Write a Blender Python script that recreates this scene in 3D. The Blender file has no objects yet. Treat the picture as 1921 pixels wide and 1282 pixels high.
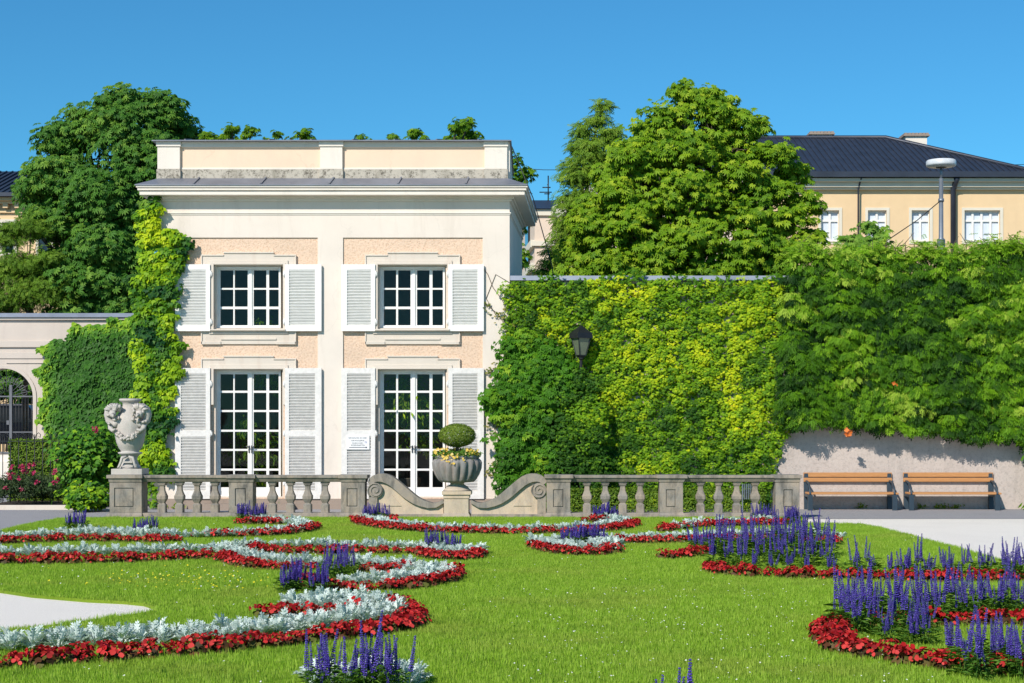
import bpy, bmesh, math, random
import numpy as np
from mathutils import Vector, noise
from mathutils.geometry import tessellate_polygon
R = math.radians
SC = bpy.context.scene
COL = SC.collection
random.seed(7)
rng = np.random.default_rng(11)

# ---------------------------------------------------------------- camera, sky, sun, exposure
CAMH = 1.59; F = 3000.0; CX = 1000.0; CY = 800.0          # focal length and vanishing point in photo pixels
cam_d = bpy.data.cameras.new('camera'); cam = bpy.data.objects.new('camera', cam_d); COL.objects.link(cam)
cam.location = (0, 0, CAMH); cam.rotation_euler = (R(90), 0, 0)
cam_d.sensor_width = 36; cam_d.lens = 36 * F / 1921
cam_d.shift_x = -(CX - 960.5) / 1921; cam_d.shift_y = (CY - 641) / 1921
cam_d.clip_end = 2000; cam_d.clip_start = 0.1
SC.camera = cam
SUNV = Vector((.50, .87, -.72)).normalized()
w = bpy.data.worlds.new('World'); SC.world = w; w.use_nodes = True
nt = w.node_tree; bg = nt.nodes['Background']
sky = nt.nodes.new('ShaderNodeTexSky'); sky.sky_type = 'NISHITA'; sky.sun_disc = False
sky.sun_elevation = math.asin(-SUNV.z); sky.sun_rotation = math.atan2(-SUNV.x, -SUNV.y)
sky.air_density = 1.0; sky.dust_density = 0.0; sky.ozone_density = 3.0; sky.altitude = 0
skm = nt.nodes.new('ShaderNodeMix'); skm.data_type = 'RGBA'; skm.blend_type = 'MULTIPLY'; skm.inputs[0].default_value = 1; skm.inputs[7].default_value = (.24, .67, .86, 1)   # deep clear blue of a dry summer sky
nt.links.new(sky.outputs[0], skm.inputs[6]); nt.links.new(skm.outputs[2], bg.inputs[0]); bg.inputs[1].default_value = 0.14
sun_d = bpy.data.lights.new('sun', 'SUN'); sun = bpy.data.objects.new('sun', sun_d); COL.objects.link(sun)
sun_d.energy = 4.9; sun_d.angle = R(0.55); sun_d.color = (1, .93, .83)
sun.rotation_euler = SUNV.to_track_quat('-Z', 'Y').to_euler(); sun.location = (-20, -20, 30)
SC.view_settings.view_transform = 'Standard'; SC.view_settings.look = 'None'
SC.view_settings.exposure = 0.0; SC.view_settings.gamma = 1
SC.render.engine = 'CYCLES'

def wx(px, Y): return (px - CX) * Y / F
def wz(py, Y): return CAMH - (py - CY) * Y / F
def gy(py): return CAMH * F / (py - CY)
def gp(px, py): Y = gy(py); return (wx(px, Y), Y)

# ---------------------------------------------------------------- helpers
def tag(o, label=None, cat=None, group=None, kind=None):
    if label: o['label'] = label
    if cat: o['category'] = cat
    if group: o['group'] = group
    if kind: o['kind'] = kind
    return o
def empty(name, loc=(0, 0, 0)):
    o = bpy.data.objects.new(name, None); COL.objects.link(o); o.location = loc; o.empty_display_size = .1
    return o
def parent(o, p):
    if p is not None:
        o.parent = p
        o.location = Vector(o.location) - Vector(p.location) if p.parent is None else Vector(o.location)
    return o
def mesh_obj(name, me, mats, par=None, loc=(0, 0, 0)):
    o = bpy.data.objects.new(name, me); COL.objects.link(o)
    if not isinstance(mats, (list, tuple)): mats = [mats]
    if len(me.materials) == 0:
        for m in mats: me.materials.append(m)
    o.location = loc
    if par is not None:
        o.parent = par
        q = par; off = Vector((0, 0, 0))
        while q is not None: off += Vector(q.location); q = q.parent
        o.location = Vector(loc) - off
    return o

class MB:
    def __init__(s): s.v = []; s.f = []; s.m = []; s.sm = []
    def add(s, vs, fs, mi=0, smooth=False):
        n = len(s.v); s.v += [tuple(v) for v in vs]
        for f in fs: s.f.append([i + n for i in f]); s.m.append(mi); s.sm.append(smooth)
    def box(s, x0, x1, y0, y1, z0, z1, mi=0):
        s.add([(x0,y0,z0),(x1,y0,z0),(x1,y1,z0),(x0,y1,z0),(x0,y0,z1),(x1,y0,z1),(x1,y1,z1),(x0,y1,z1)],
              [(3,2,1,0),(4,5,6,7),(0,1,5,4),(1,2,6,5),(2,3,7,6),(3,0,4,7)], mi)
    def frus(s, a, b, mi=0):   # a, b: (x0,x1,y0,y1,z) lower and upper rectangle
        s.add([(a[0],a[2],a[4]),(a[1],a[2],a[4]),(a[1],a[3],a[4]),(a[0],a[3],a[4]),(b[0],b[2],b[4]),(b[1],b[2],b[4]),(b[1],b[3],b[4]),(b[0],b[3],b[4])],
              [(3,2,1,0),(4,5,6,7),(0,1,5,4),(1,2,6,5),(2,3,7,6),(3,0,4,7)], mi)
    def bar(s, p, q, w, h=None, mi=0):   # box between two points
        p = Vector(p); q = Vector(q); h = h or w
        d = (q - p).normalized(); u = Vector((0,0,1)) if abs(d.z) < .9 else Vector((0,1,0))
        a = d.cross(u).normalized() * w / 2; b = a.cross(d).normalized() * h / 2
        vs = [p-a-b, p+a-b, p+a+b, p-a+b, q-a-b, q+a-b, q+a+b, q-a+b]
        s.add(vs, [(3,2,1,0),(4,5,6,7),(0,1,5,4),(1,2,6,5),(2,3,7,6),(3,0,4,7)], mi)
    def tube(s, pts, rad, n=8, mi=0, cap=True):
        pts = [Vector(p) for p in pts]
        if not hasattr(rad, '__len__'): rad = [rad] * len(pts)
        rings = []; prev = None
        for i, p in enumerate(pts):
            d = (pts[min(i+1, len(pts)-1)] - pts[max(i-1, 0)]).normalized()
            if prev is None:
                u = Vector((0,0,1)) if abs(d.z) < .9 else Vector((1,0,0))
                a = d.cross(u).normalized()
            else: a = (prev - d * prev.dot(d)).normalized()
            prev = a; b = d.cross(a)
            rings.append([p + (a*math.cos(t) + b*math.sin(t)) * rad[i] for t in [2*math.pi*k/n for k in range(n)]])
        vs = [v for r in rings for v in r]; fs = []
        for i in range(len(pts)-1):
            for k in range(n): fs.append((i*n+k, i*n+(k+1)%n, (i+1)*n+(k+1)%n, (i+1)*n+k))
        if cap: fs.append(tuple(range(n-1,-1,-1))); fs.append(tuple(range((len(pts)-1)*n, len(pts)*n)))
        s.add(vs, fs, mi, True)
    def lathe(s, c, prof, n=24, mi=0, smooth=True, sq=None, lobes=None):   # prof: (r, z); sq: chamfered square section
        vs = []; fs = []
        for r, z in prof:
            for k in range(n):
                if sq:
                    q = sq; pts8 = [(1,-q),(1,q),(q,1),(-q,1),(-1,q),(-1,-q),(-q,-1),(q,-1)]
                    x, y = pts8[k]; vs.append((c[0]+r*x, c[1]+r*y, c[2]+z))
                else:
                    t = 2*math.pi*k/n; rr = r
                    if lobes: rr = r * (1 + lobes[1](z) * (abs(math.sin(lobes[0]*t/2)) - .6))
                    vs.append((c[0]+rr*math.cos(t), c[1]+rr*math.sin(t), c[2]+z))
        for i in range(len(prof)-1):
            for k in range(n): fs.append((i*n+k, i*n+(k+1)%n, (i+1)*n+(k+1)%n, (i+1)*n+k))
        fs.append(tuple(range(n-1,-1,-1))); fs.append(tuple(range((len(prof)-1)*n, len(prof)*n)))
        s.add(vs, fs, mi, smooth)
    def prism(s, poly, y0, y1, mi=0):   # poly: (x,z) outline extruded along y
        n = len(poly); vs = [(x,y0,z) for x,z in poly] + [(x,y1,z) for x,z in poly]
        tri = tessellate_polygon([[Vector((x,z,0)) for x,z in poly]])
        fs = [tuple(t) for t in tri] + [tuple(i+n for i in t) for t in tri]
        fs += [(i,(i+1)%n,(i+1)%n+n,i+n) for i in range(n)]
        s.add(vs, fs, mi)
    def strip(s, A, B, y0, y1, mi=0):   # band between two open polylines A and B in xz, extruded along y
        n = len(A)
        for i in range(n-1):
            a, b, c, d = A[i], A[i+1], B[i+1], B[i]
            vs = [(p[0], y, p[1]) for y in (y0, y1) for p in (a, b, c, d)]
            fs = [(0,1,2,3),(7,6,5,4),(0,4,5,1),(3,2,6,7)]
            if i == 0: fs.append((0,3,7,4))
            if i == n-2: fs.append((1,5,6,2))
            s.add(vs, fs, mi)
    def ball(s, c, r, n=8, m=6, mi=0, jit=0):
        if not hasattr(r, '__len__'): r = (r, r, r)
        vs = [(c[0],c[1],c[2]+r[2])]
        for i in range(1, m):
            for k in range(n):
                t = math.pi*i/m; p = 2*math.pi*k/n; q = 1 + random.uniform(-jit, jit)
                vs.append((c[0]+q*r[0]*math.sin(t)*math.cos(p), c[1]+q*r[1]*math.sin(t)*math.sin(p), c[2]+q*r[2]*math.cos(t)))
        vs.append((c[0],c[1],c[2]-r[2])); L = len(vs)-1
        fs = [(0,1+k,1+(k+1)%n) for k in range(n)]
        for i in range(m-2):
            for k in range(n): fs.append((1+i*n+k, 1+(i+1)*n+k, 1+(i+1)*n+(k+1)%n, 1+i*n+(k+1)%n))
        fs += [(L, 1+(m-2)*n+(k+1)%n, 1+(m-2)*n+k) for k in range(n)]
        s.add(vs, fs, mi, True)
    def grid(s, x0, x1, z0, z1, holes, y0, y1, mi=0):   # slab in xz with rectangular holes (x0,x1,z0,z1)
        xs = sorted({x0, x1, *[h[0] for h in holes], *[h[1] for h in holes]}); xs = [x for x in xs if x0 <= x <= x1]
        zs = sorted({z0, z1, *[h[2] for h in holes], *[h[3] for h in holes]}); zs = [z for z in zs if z0 <= z <= z1]
        nx, nz = len(xs)-1, len(zs)-1
        def sol(i, j):
            if i < 0 or j < 0 or i >= nx or j >= nz: return False
            cx = (xs[i]+xs[i+1])/2; cz = (zs[j]+zs[j+1])/2
            return not any(h[0] < cx < h[1] and h[2] < cz < h[3] for h in holes)
        for i in range(nx):
            for j in range(nz):
                if not sol(i, j): continue
                a, b, c, d = xs[i], xs[i+1], zs[j], zs[j+1]
                s.add([(a,y0,c),(b,y0,c),(b,y0,d),(a,y0,d)], [(0,1,2,3)], mi)
                s.add([(a,y1,c),(b,y1,c),(b,y1,d),(a,y1,d)], [(3,2,1,0)], mi)
                if not sol(i-1,j): s.add([(a,y0,c),(a,y0,d),(a,y1,d),(a,y1,c)], [(0,1,2,3)], mi)
                if not sol(i+1,j): s.add([(b,y0,c),(b,y1,c),(b,y1,d),(b,y0,d)], [(0,1,2,3)], mi)
                if not sol(i,j-1): s.add([(a,y0,c),(a,y1,c),(b,y1,c),(b,y0,c)], [(0,1,2,3)], mi)
                if not sol(i,j+1): s.add([(a,y0,d),(b,y0,d),(b,y1,d),(a,y1,d)], [(0,1,2,3)], mi)
    def build(s, name, mats, par=None, loc=None, bevel=0, fix=True):
        me = bpy.data.meshes.new(name)
        if loc is None:
            loc = (0,0,0)
            if s.v:
                a = np.array(s.v); lo = a.min(0); hi = a.max(0); loc = ((lo[0]+hi[0])/2, (lo[1]+hi[1])/2, lo[2])
            vs = [(x-loc[0], y-loc[1], z-loc[2]) for x,y,z in s.v]
        else: vs = [(x-loc[0], y-loc[1], z-loc[2]) for x,y,z in s.v]
        me.from_pydata(vs, [], s.f); me.polygons.foreach_set('material_index', s.m); me.polygons.foreach_set('use_smooth', s.sm)
        if fix:
            bm = bmesh.new(); bm.from_mesh(me)
            bmesh.ops.remove_doubles(bm, verts=bm.verts, dist=1e-5)
            bmesh.ops.recalc_face_normals(bm, faces=bm.faces); bm.to_mesh(me); bm.free()
        o = mesh_obj(name, me, mats, par, loc)
        if bevel:
            b = o.modifiers.new('bevel', 'BEVEL'); b.width = bevel; b.segments = 2; b.limit_method = 'ANGLE'; b.angle_limit = R(40)
        return o

# ---------------------------------------------------------------- materials
def new_mat(name):
    m = bpy.data.materials.new(name); m.use_nodes = True
    return m, m.node_tree, m.node_tree.nodes['Principled BSDF']
def nz(nt, scale, detail=4, rough=.6, vec=None, dist=0):
    n = nt.nodes.new('ShaderNodeTexNoise'); n.inputs['Scale'].default_value = scale; n.inputs['Detail'].default_value = detail
    n.inputs['Roughness'].default_value = rough; n.inputs['Distortion'].default_value = dist
    if vec is not None: nt.links.new(vec, n.inputs['Vector'])
    return n.outputs['Fac']
def ramp(nt, fac, stops):
    r = nt.nodes.new('ShaderNodeValToRGB'); e = r.color_ramp.elements
    while len(e) < len(stops): e.new(.5)
    for i, (p, c) in enumerate(stops):
        e[i].position = p; e[i].color = (*c, 1) if len(c) == 3 else c
    nt.links.new(fac, r.inputs[0]); return r.outputs[0]
def mix(nt, a, b, fac, mode='MIX'):
    m = nt.nodes.new('ShaderNodeMix'); m.data_type = 'RGBA'; m.blend_type = mode
    for sock, v in ((m.inputs[6], a), (m.inputs[7], b), (m.inputs[0], fac)):
        if isinstance(v, (int, float)): sock.default_value = v
        elif isinstance(v, tuple): sock.default_value = (*v, 1)
        else: nt.links.new(v, sock)
    return m.outputs[2]
def bump(nt, bsdf, h, strength, dist=.01):
    b = nt.nodes.new('ShaderNodeBump'); b.inputs['Strength'].default_value = strength; b.inputs['Distance'].default_value = dist
    nt.links.new(h, b.inputs['Height']); nt.links.new(b.outputs[0], bsdf.inputs['Normal'])
def geo(nt, k='Position'): return nt.nodes.new('ShaderNodeNewGeometry').outputs[k]
def objc(nt): return nt.nodes.new('ShaderNodeTexCoord').outputs['Object']
def mapv(nt, vec, scale):
    m = nt.nodes.new('ShaderNodeMapping'); m.inputs['Scale'].default_value = scale; nt.links.new(vec, m.inputs['Vector']); return m.outputs[0]

def plain(name, col, rough=.6, metal=0, var=.12, scale=6, bmp=0, spec=.5):
    m, nt, b = new_mat(name); p = geo(nt)
    f = nz(nt, scale, 5, .6, p)
    lo = tuple(max(0, c*(1-var)) for c in col); hi = tuple(min(1, c*(1+var)) for c in col)
    nt.links.new(ramp(nt, f, [(.3, lo), (.7, hi)]), b.inputs['Base Color'])
    b.inputs['Roughness'].default_value = rough; b.inputs['Metallic'].default_value = metal
    b.inputs['Specular IOR Level'].default_value = spec
    if bmp: bump(nt, b, nz(nt, scale*8, 5, .7, p), bmp)
    return m
def stucco(name, col, stain, amt=.35, bscale=60, bstr=.25, streak=True, bdist=.01, speck=0, crack=0):
    m, nt, b = new_mat(name); p = geo(nt)
    f = nz(nt, 1.3, 6, .65, p); c = ramp(nt, f, [(.35, tuple(x*.93 for x in col)), (.7, col)])
    if streak:
        g = nz(nt, 1.6, 7, .7, mapv(nt, p, (2.2, 2.2, .35)), .6)
        c = mix(nt, c, stain, ramp(nt, g, [(.52, (0,0,0)), (.8, (amt,)*3)]))
    h = nz(nt, 9, 6, .75, p)
    c = mix(nt, c, tuple(x*.6 for x in col), ramp(nt, h, [(.62, (0,0,0)), (.8, (amt*.7,)*3)]))
    if speck: c = mix(nt, c, (.07,.06,.045), ramp(nt, nz(nt, 14, 7, .85, p), [(.50, (0,0,0)), (.60, (speck,)*3)]))
    v = nt.nodes.new('ShaderNodeTexVoronoi'); v.feature = 'DISTANCE_TO_EDGE'; v.inputs['Scale'].default_value = .55
    n9 = nt.nodes.new('ShaderNodeTexNoise'); n9.inputs['Scale'].default_value = 2.5; n9.inputs['Detail'].default_value = 6; nt.links.new(p, n9.inputs['Vector'])
    nt.links.new(mix(nt, p, n9.outputs['Color'], .35), v.inputs['Vector'])
    c = mix(nt, c, tuple(x*.55 for x in col), ramp(nt, v.outputs['Distance'], [(.0, (crack,)*3), (.004, (0,0,0))]))
    nt.links.new(c, b.inputs['Base Color']); b.inputs['Roughness'].default_value = .9
    b.inputs['Specular IOR Level'].default_value = .2
    bump(nt, b, nz(nt, bscale, 5, .7, p), bstr, bdist)
    return m
def roughcast():
    m, nt, b = new_mat('roughcast_peach'); p = geo(nt)
    v = nt.nodes.new('ShaderNodeTexVoronoi'); v.inputs['Scale'].default_value = 26; nt.links.new(p, v.inputs['Vector'])
    n1 = nz(nt, 42, 5, .8, p)
    mth = nt.nodes.new('ShaderNodeMath'); mth.operation = 'MULTIPLY_ADD'; mth.inputs[1].default_value = .6
    nt.links.new(v.outputs['Distance'], mth.inputs[0]); nt.links.new(n1, mth.inputs[2])
    c = ramp(nt, mth.outputs[0], [(.38, (.42,.28,.17)), (.56, (.67,.465,.325)), (.85, (.79,.585,.435))])
    c = mix(nt, c, (.45,.36,.28), ramp(nt, nz(nt, 1.5, 5, .6, p), [(.5, (0,0,0)), (.8, (.35,)*3)]))
    nt.links.new(c, b.inputs['Base Color']); b.inputs['Roughness'].default_value = .95
    b.inputs['Specular IOR Level'].default_value = .15
    bump(nt, b, mth.outputs[0], .8, .012); return m
def stone(name, base=(.27,.25,.225), dark=(.085,.085,.08), warm=(.38,.31,.24), damt=.85):
    m, nt, b = new_mat(name); p = geo(nt)
    c = ramp(nt, nz(nt, 3.0, 6, .65, p), [(.35, base), (.65, warm)])
    g = nz(nt, 3.5, 7, .72, mapv(nt, p, (1.6, 1.6, .55)), .4)
    c = mix(nt, c, dark, ramp(nt, g, [(.45, (0,0,0)), (.68, (damt,)*3)]))
    # weather-grey upward faces
    n = nt.nodes.new('ShaderNodeSeparateXYZ'); nt.links.new(geo(nt, 'Normal'), n.inputs[0])
    c = mix(nt, c, (.20,.20,.185), ramp(nt, n.outputs['Z'], [(.5, (0,0,0)), (.95, (.7,)*3)]))
    h = nz(nt, 60, 4, .8, p)
    c = mix(nt, c, (.08,.08,.08), ramp(nt, h, [(.60, (0,0,0)), (.72, (.5,)*3)]))
    nt.links.new(c, b.inputs['Base Color']); b.inputs['Roughness'].default_value = .92
    b.inputs['Specular IOR Level'].default_value = .2
    bump(nt, b, nz(nt, 40, 6, .75, p), .45, .01); return m
def leafmat(name, stops, transl=.35, rough=.45, spec=.5):
    m, nt, b = new_mat(name); spec = spec*.3; transl = transl*.6; rough = max(rough, .5)
    a = nt.nodes.new('ShaderNodeAttribute'); a.attribute_name = 'tint'
    c = ramp(nt, a.outputs['Fac'], stops)
    nt.links.new(c, b.inputs['Base Color']); b.inputs['Roughness'].default_value = rough; b.inputs['Specular IOR Level'].default_value = spec
    t = nt.nodes.new('ShaderNodeBsdfTranslucent')
    nt.links.new(mix(nt, c, (1.5, 1.6, .6), 1.0, 'MULTIPLY'), t.inputs[0])
    x = nt.nodes.new('ShaderNodeMixShader'); x.inputs[0].default_value = transl
    out = nt.nodes['Material Output']
    nt.links.new(b.outputs[0], x.inputs[1]); nt.links.new(t.outputs[0], x.inputs[2]); nt.links.new(x.outputs[0], out.inputs[0])
    return m
def metal_roof(name, col, rough=.35):
    m, nt, b = new_mat(name); p = geo(nt)
    c = ramp(nt, nz(nt, 1.5, 5, .6, p), [(.3, tuple(x*.8 for x in col)), (.75, tuple(x*1.25 for x in col))])
    nt.links.new(c, b.inputs['Base Color']); b.inputs['Metallic'].default_value = .25; b.inputs['Roughness'].default_value = rough
    bump(nt, b, nz(nt, 3, 3, .5, p), .2, .02); return m
def glass():
    m, nt, b = new_mat('window_glass'); out = nt.nodes['Material Output']
    nt.nodes.remove(b)
    tr = nt.nodes.new('ShaderNodeBsdfTransparent'); tr.inputs[0].default_value = (.80,.86,.84,1)
    gl = nt.nodes.new('ShaderNodeBsdfGlossy'); gl.inputs['Roughness'].default_value = .03
    fr = nt.nodes.new('ShaderNodeFresnel'); fr.inputs[0].default_value = 1.4
    bp = nt.nodes.new('ShaderNodeBump'); bp.inputs['Strength'].default_value = .08; bp.inputs['Distance'].default_value = .02
    nt.links.new(nz(nt, 3, 2, .5, geo(nt)), bp.inputs['Height']); nt.links.new(bp.outputs[0], gl.inputs['Normal'])
    mx = nt.nodes.new('ShaderNodeMixShader'); nt.links.new(fr.outputs[0], mx.inputs[0])
    nt.links.new(tr.outputs[0], mx.inputs[1]); nt.links.new(gl.outputs[0], mx.inputs[2]); nt.links.new(mx.outputs[0], out.inputs[0])
    return m

M = {}
M['white'] = stucco('white_stucco', (.79,.70,.61), (.56,.48,.40), .5, crack=.16)
M['parapet'] = stucco('parapet_plaster', (.80,.73,.64), (.50,.44,.38), .4, crack=.2)
M['peachp'] = stucco('parapet_panel', (.84,.63,.47), (.66,.52,.42), .45, crack=.25)
M['rough'] = roughcast()
M['surround'] = stucco('surround_stone', (.70,.62,.53), (.50,.36,.28), .55, 80, .2)
M['grime'] = stucco('weathered_band', (.52,.47,.39), (.16,.14,.10), 1.0, 40, .4, True, .01, .85)
M['plinth'] = stucco('plinth_stone', (.34,.27,.22), (.18,.15,.13), .8, 40, .4)
M['paint'] = plain('white_paint', (.81,.79,.75), .45, 0, .05, 9, .15)
M['paint2'] = plain('weathered_white_paint', (.74,.71,.67), .6, 0, .10, 14, .25)
M['stone'] = stone('weathered_stone')
M['stonew'] = stone('warm_stone', (.56,.47,.37), (.26,.22,.18), (.62,.48,.34), .45)
M['urn'] = stone('pale_carved_stone', (.50,.47,.43), (.30,.28,.26), (.56,.50,.45), .4)
M['bowl'] = stone('planter_stone', (.27,.265,.26), (.10,.10,.10), (.33,.28,.25), .6)
M['zinc'] = metal_roof('zinc_sheet', (.20,.21,.245), .5)
M['slate'] = metal_roof('dark_roof_sheet', (.035,.042,.062), .45)
M['cap'] = metal_roof('wall_cap_sheet', (.24,.27,.33), .5)
M['glass'] = glass()
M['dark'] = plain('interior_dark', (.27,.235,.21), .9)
M['iron'] = plain('black_iron', (.02,.022,.025), .45, .3)
M['greyiron'] = plain('grey_iron', (.14,.145,.16), .5, .3)
M['bench_iron'] = plain('bench_blue_grey_iron', (.035,.055,.075), .45, .2)
M['steel'] = plain('galvanised_steel', (.22,.25,.29), .45, .5)
M['lamp'] = plain('lamp_white', (.62,.64,.66), .4)
M['bark'] = plain('bark', (.11,.08,.055), .9, 0, .35, 14, .6)
M['soil'] = plain('garden_soil', (.06,.042,.03), .95, 0, .4, 20, .6)
M['yellow'] = stucco('yellow_render', (.78,.57,.34), (.66,.49,.32), .25, 30, .1)
M['cream'] = stucco('cream_cornice', (.74,.68,.56), (.55,.5,.42), .2, 30, .1)
M['blind'] = plain('white_blind', (.62,.68,.76), .6, 0, .03)
M['gatewall'] = stucco('gate_wall_plaster', (.62,.54,.47), (.42,.36,.32), .4)
M['greywall'] = stucco('grey_garden_wall', (.56,.48,.43), (.36,.31,.28), .6, 25, .6, True, .02, .25, .25)
M['peachb'] = stucco('far_peach_render', (.74,.60,.48), (.62,.5,.42), .2)
M['carpaint'] = plain('car_paint', (.012,.016,.025), .15, .3, .05)
M['carglass'] = plain('car_glass', (.02,.025,.03), .05)
M['rubber'] = plain('rubber', (.02,.02,.02), .9)
M['text'] = plain('sign_ink', (.03,.03,.06), .6)
M['ring'] = plain('sign_blue', (.08,.07,.35), .6)
M['frost'] = plain('frosted_glass', (.14,.17,.11), .25, 0, .15)
M['sign'] = plain('sign_board', (.84,.84,.83), .5, 0, .02)
M['brass'] = plain('dark_handle', (.10,.10,.11), .35, .8)
def wood():
    m, nt, b = new_mat('oiled_wood'); p = geo(nt)
    c = ramp(nt, nz(nt, 8, 6, .7, mapv(nt, p, (.6, 6, 14)), 1.2), [(.3, (.40,.17,.055)), (.7, (.60,.30,.11))])
    nt.links.new(c, b.inputs['Base Color']); b.inputs['Roughness'].default_value = .5; return m
M['wood'] = wood()
M['chest_d'] = leafmat('chestnut_dark_leaf', [(0,(.024,.09,.014)),(.5,(.065,.18,.020)),(1,(.19,.33,.04))], .25)
M['chest'] = leafmat('chestnut_leaf', [(0,(.05,.14,.006)),(.5,(.155,.29,.010)),(1,(.36,.46,.025))], .3)
M['light'] = leafmat('light_tree_leaf', [(0,(.07,.15,.015)),(.5,(.14,.26,.02)),(1,(.26,.37,.04))], .35)
M['ivy_d'] = leafmat('ivy_dark_leaf', [(0,(.014,.065,.008)),(.55,(.042,.14,.012)),(.85,(.10,.25,.015)),(1,(.24,.40,.02))], .2)
M['ivy_b'] = leafmat('ivy_bright_leaf', [(0,(.015,.07,.02)),(.35,(.08,.21,.012)),(.7,(.26,.42,.012)),(1,(.46,.56,.015))], .35)
M['virg'] = leafmat('creeper_leaf', [(0,(.03,.10,.008)),(.3,(.16,.33,.010)),(.6,(.42,.54,.012)),(.93,(.70,.70,.014)),(1,(.75,.56,.04))], .3)
M['corner'] = leafmat('corner_creeper_leaf', [(0,(.018,.08,.008)),(.6,(.08,.23,.010)),(1,(.28,.42,.02))], .3)
M['tendril'] = leafmat('trailing_leaf', [(0,(.08,.12,.03)),(.6,(.16,.2,.04)),(1,(.30,.26,.05))], .3)
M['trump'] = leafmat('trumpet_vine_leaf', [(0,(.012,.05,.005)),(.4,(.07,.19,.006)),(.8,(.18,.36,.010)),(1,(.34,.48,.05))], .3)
M['box'] = leafmat('boxwood_leaf', [(0,(.08,.15,.02)),(.6,(.18,.26,.03)),(1,(.30,.36,.04))], .25)
M['box_b'] = leafmat('hedge_leaf', [(0,(.05,.12,.015)),(.6,(.13,.22,.02)),(1,(.25,.33,.03))], .25)
M['rose_l'] = leafmat('rose_leaf', [(0,(.03,.045,.025)),(.6,(.05,.09,.03)),(1,(.10,.14,.04))], .2)
M['rose'] = leafmat('rose_petal', [(0,(.36,.02,.08)),(.6,(.50,.04,.13)),(1,(.55,.16,.18))], .25)
M['orange'] = leafmat('trumpet_flower', [(0,(.70,.16,.03)),(1,(.80,.28,.08))], .25)
M['silver'] = leafmat('silver_leaf', [(0,(.42,.52,.50)),(.5,(.60,.69,.67)),(1,(.80,.86,.85))], .2, .7, .2)
M['beg_l'] = leafmat('begonia_leaf', [(0,(.05,.035,.015)),(.5,(.11,.035,.015)),(1,(.12,.15,.03))], .2, .35)
M['beg_f'] = leafmat('begonia_petal', [(0,(.20,.006,.008)),(.5,(.48,.016,.018)),(1,(.72,.07,.06))], .3, .5)
M['sal_l'] = leafmat('salvia_leaf', [(0,(.04,.11,.015)),(.6,(.11,.23,.03)),(1,(.22,.34,.05))], .25)
M['sal_f'] = leafmat('salvia_floret', [(0,(.045,.028,.24)),(.6,(.11,.075,.47)),(1,(.26,.19,.68))], .25, .6, .2)
M['grass'] = leafmat('grass_blade', [(0,(.13,.26,.02)),(.5,(.25,.42,.03)),(1,(.42,.56,.10))], .4, .5, .3)
M['pansy'] = leafmat('pansy_petal', [(0,(.75,.48,.05)),(.7,(.85,.62,.15)),(1,(.85,.80,.60))], .25)
M['clover'] = leafmat('clover_petal', [(0,(.75,.62,.02)),(.45,(.8,.7,.05)),(.5,(.75,.75,.68)),(1,(.8,.8,.75))], .2)

def worn(nt, c, strength=.4):
    p = geo(nt); a = ramp(nt, nz(nt, .55, 6, .62, p), [(.50, (0,0,0)), (.72, (strength,)*3)])
    c = mix(nt, c, (.40,.37,.10), a)
    return mix(nt, c, (.10,.20,.02), ramp(nt, nz(nt, 1.1, 5, .6, mapv(nt, p, (1,1.6,1))), [(.52, (0,0,0)), (.75, (.5,)*3)]))
m_ = M['grass']; nt_ = m_.node_tree; rp_ = [n for n in nt_.nodes if n.type == 'VALTORGB'][0]; lk_ = [l for l in nt_.links if l.from_node == rp_]
c_ = worn(nt_, rp_.outputs[0])
for l in lk_: nt_.links.new(c_, l.to_socket)
def lawn_mat():
    m, nt, b = new_mat('lawn_soil_and_grass'); p = geo(nt)
    c = ramp(nt, nz(nt, .8, 5, .6, p), [(.3, (.15,.25,.02)), (.7, (.24,.35,.03))])
    c = mix(nt, c, (.20,.19,.06), ramp(nt, nz(nt, 4, 6, .7, p), [(.5, (0,0,0)), (.75, (.5,)*3)]))
    nt.links.new(c, b.inputs['Base Color']); b.inputs['Roughness'].default_value = .9; b.inputs['Specular IOR Level'].default_value = .1
    bump(nt, b, nz(nt, 90, 4, .8, p), .8, .02); return m
def gravel(name, a, bcol, sc=90):
    m, nt, b = new_mat(name); p = geo(nt)
    c = ramp(nt, nz(nt, sc, 4, .8, p), [(.35, a), (.65, bcol)])
    c = mix(nt, c, tuple(x*.85 for x in a), ramp(nt, nz(nt, .7, 5, .6, p), [(.5, (0,0,0)), (.8, (.3,)*3)]))
    c = mix(nt, c, (.25,.2,.12), ramp(nt, nz(nt, 25, 2, .5, p), [(.73, (0,0,0)), (.77, (.6,)*3)]))
    nt.links.new(c, b.inputs['Base Color']); b.inputs['Roughness'].default_value = .95; b.inputs['Specular IOR Level'].default_value = .1
    bump(nt, b, nz(nt, sc, 4, .8, p), .6, .015); return m
M['lawn'] = lawn_mat()
M['gravel'] = gravel('pale_gravel', (.80,.73,.64), (.98,.92,.83))
M['asphalt'] = gravel('grey_gravel', (.27,.26,.27), (.42,.41,.42))
M['earth'] = gravel('far_ground', (.13,.13,.10), (.2,.2,.15), 20)
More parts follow.
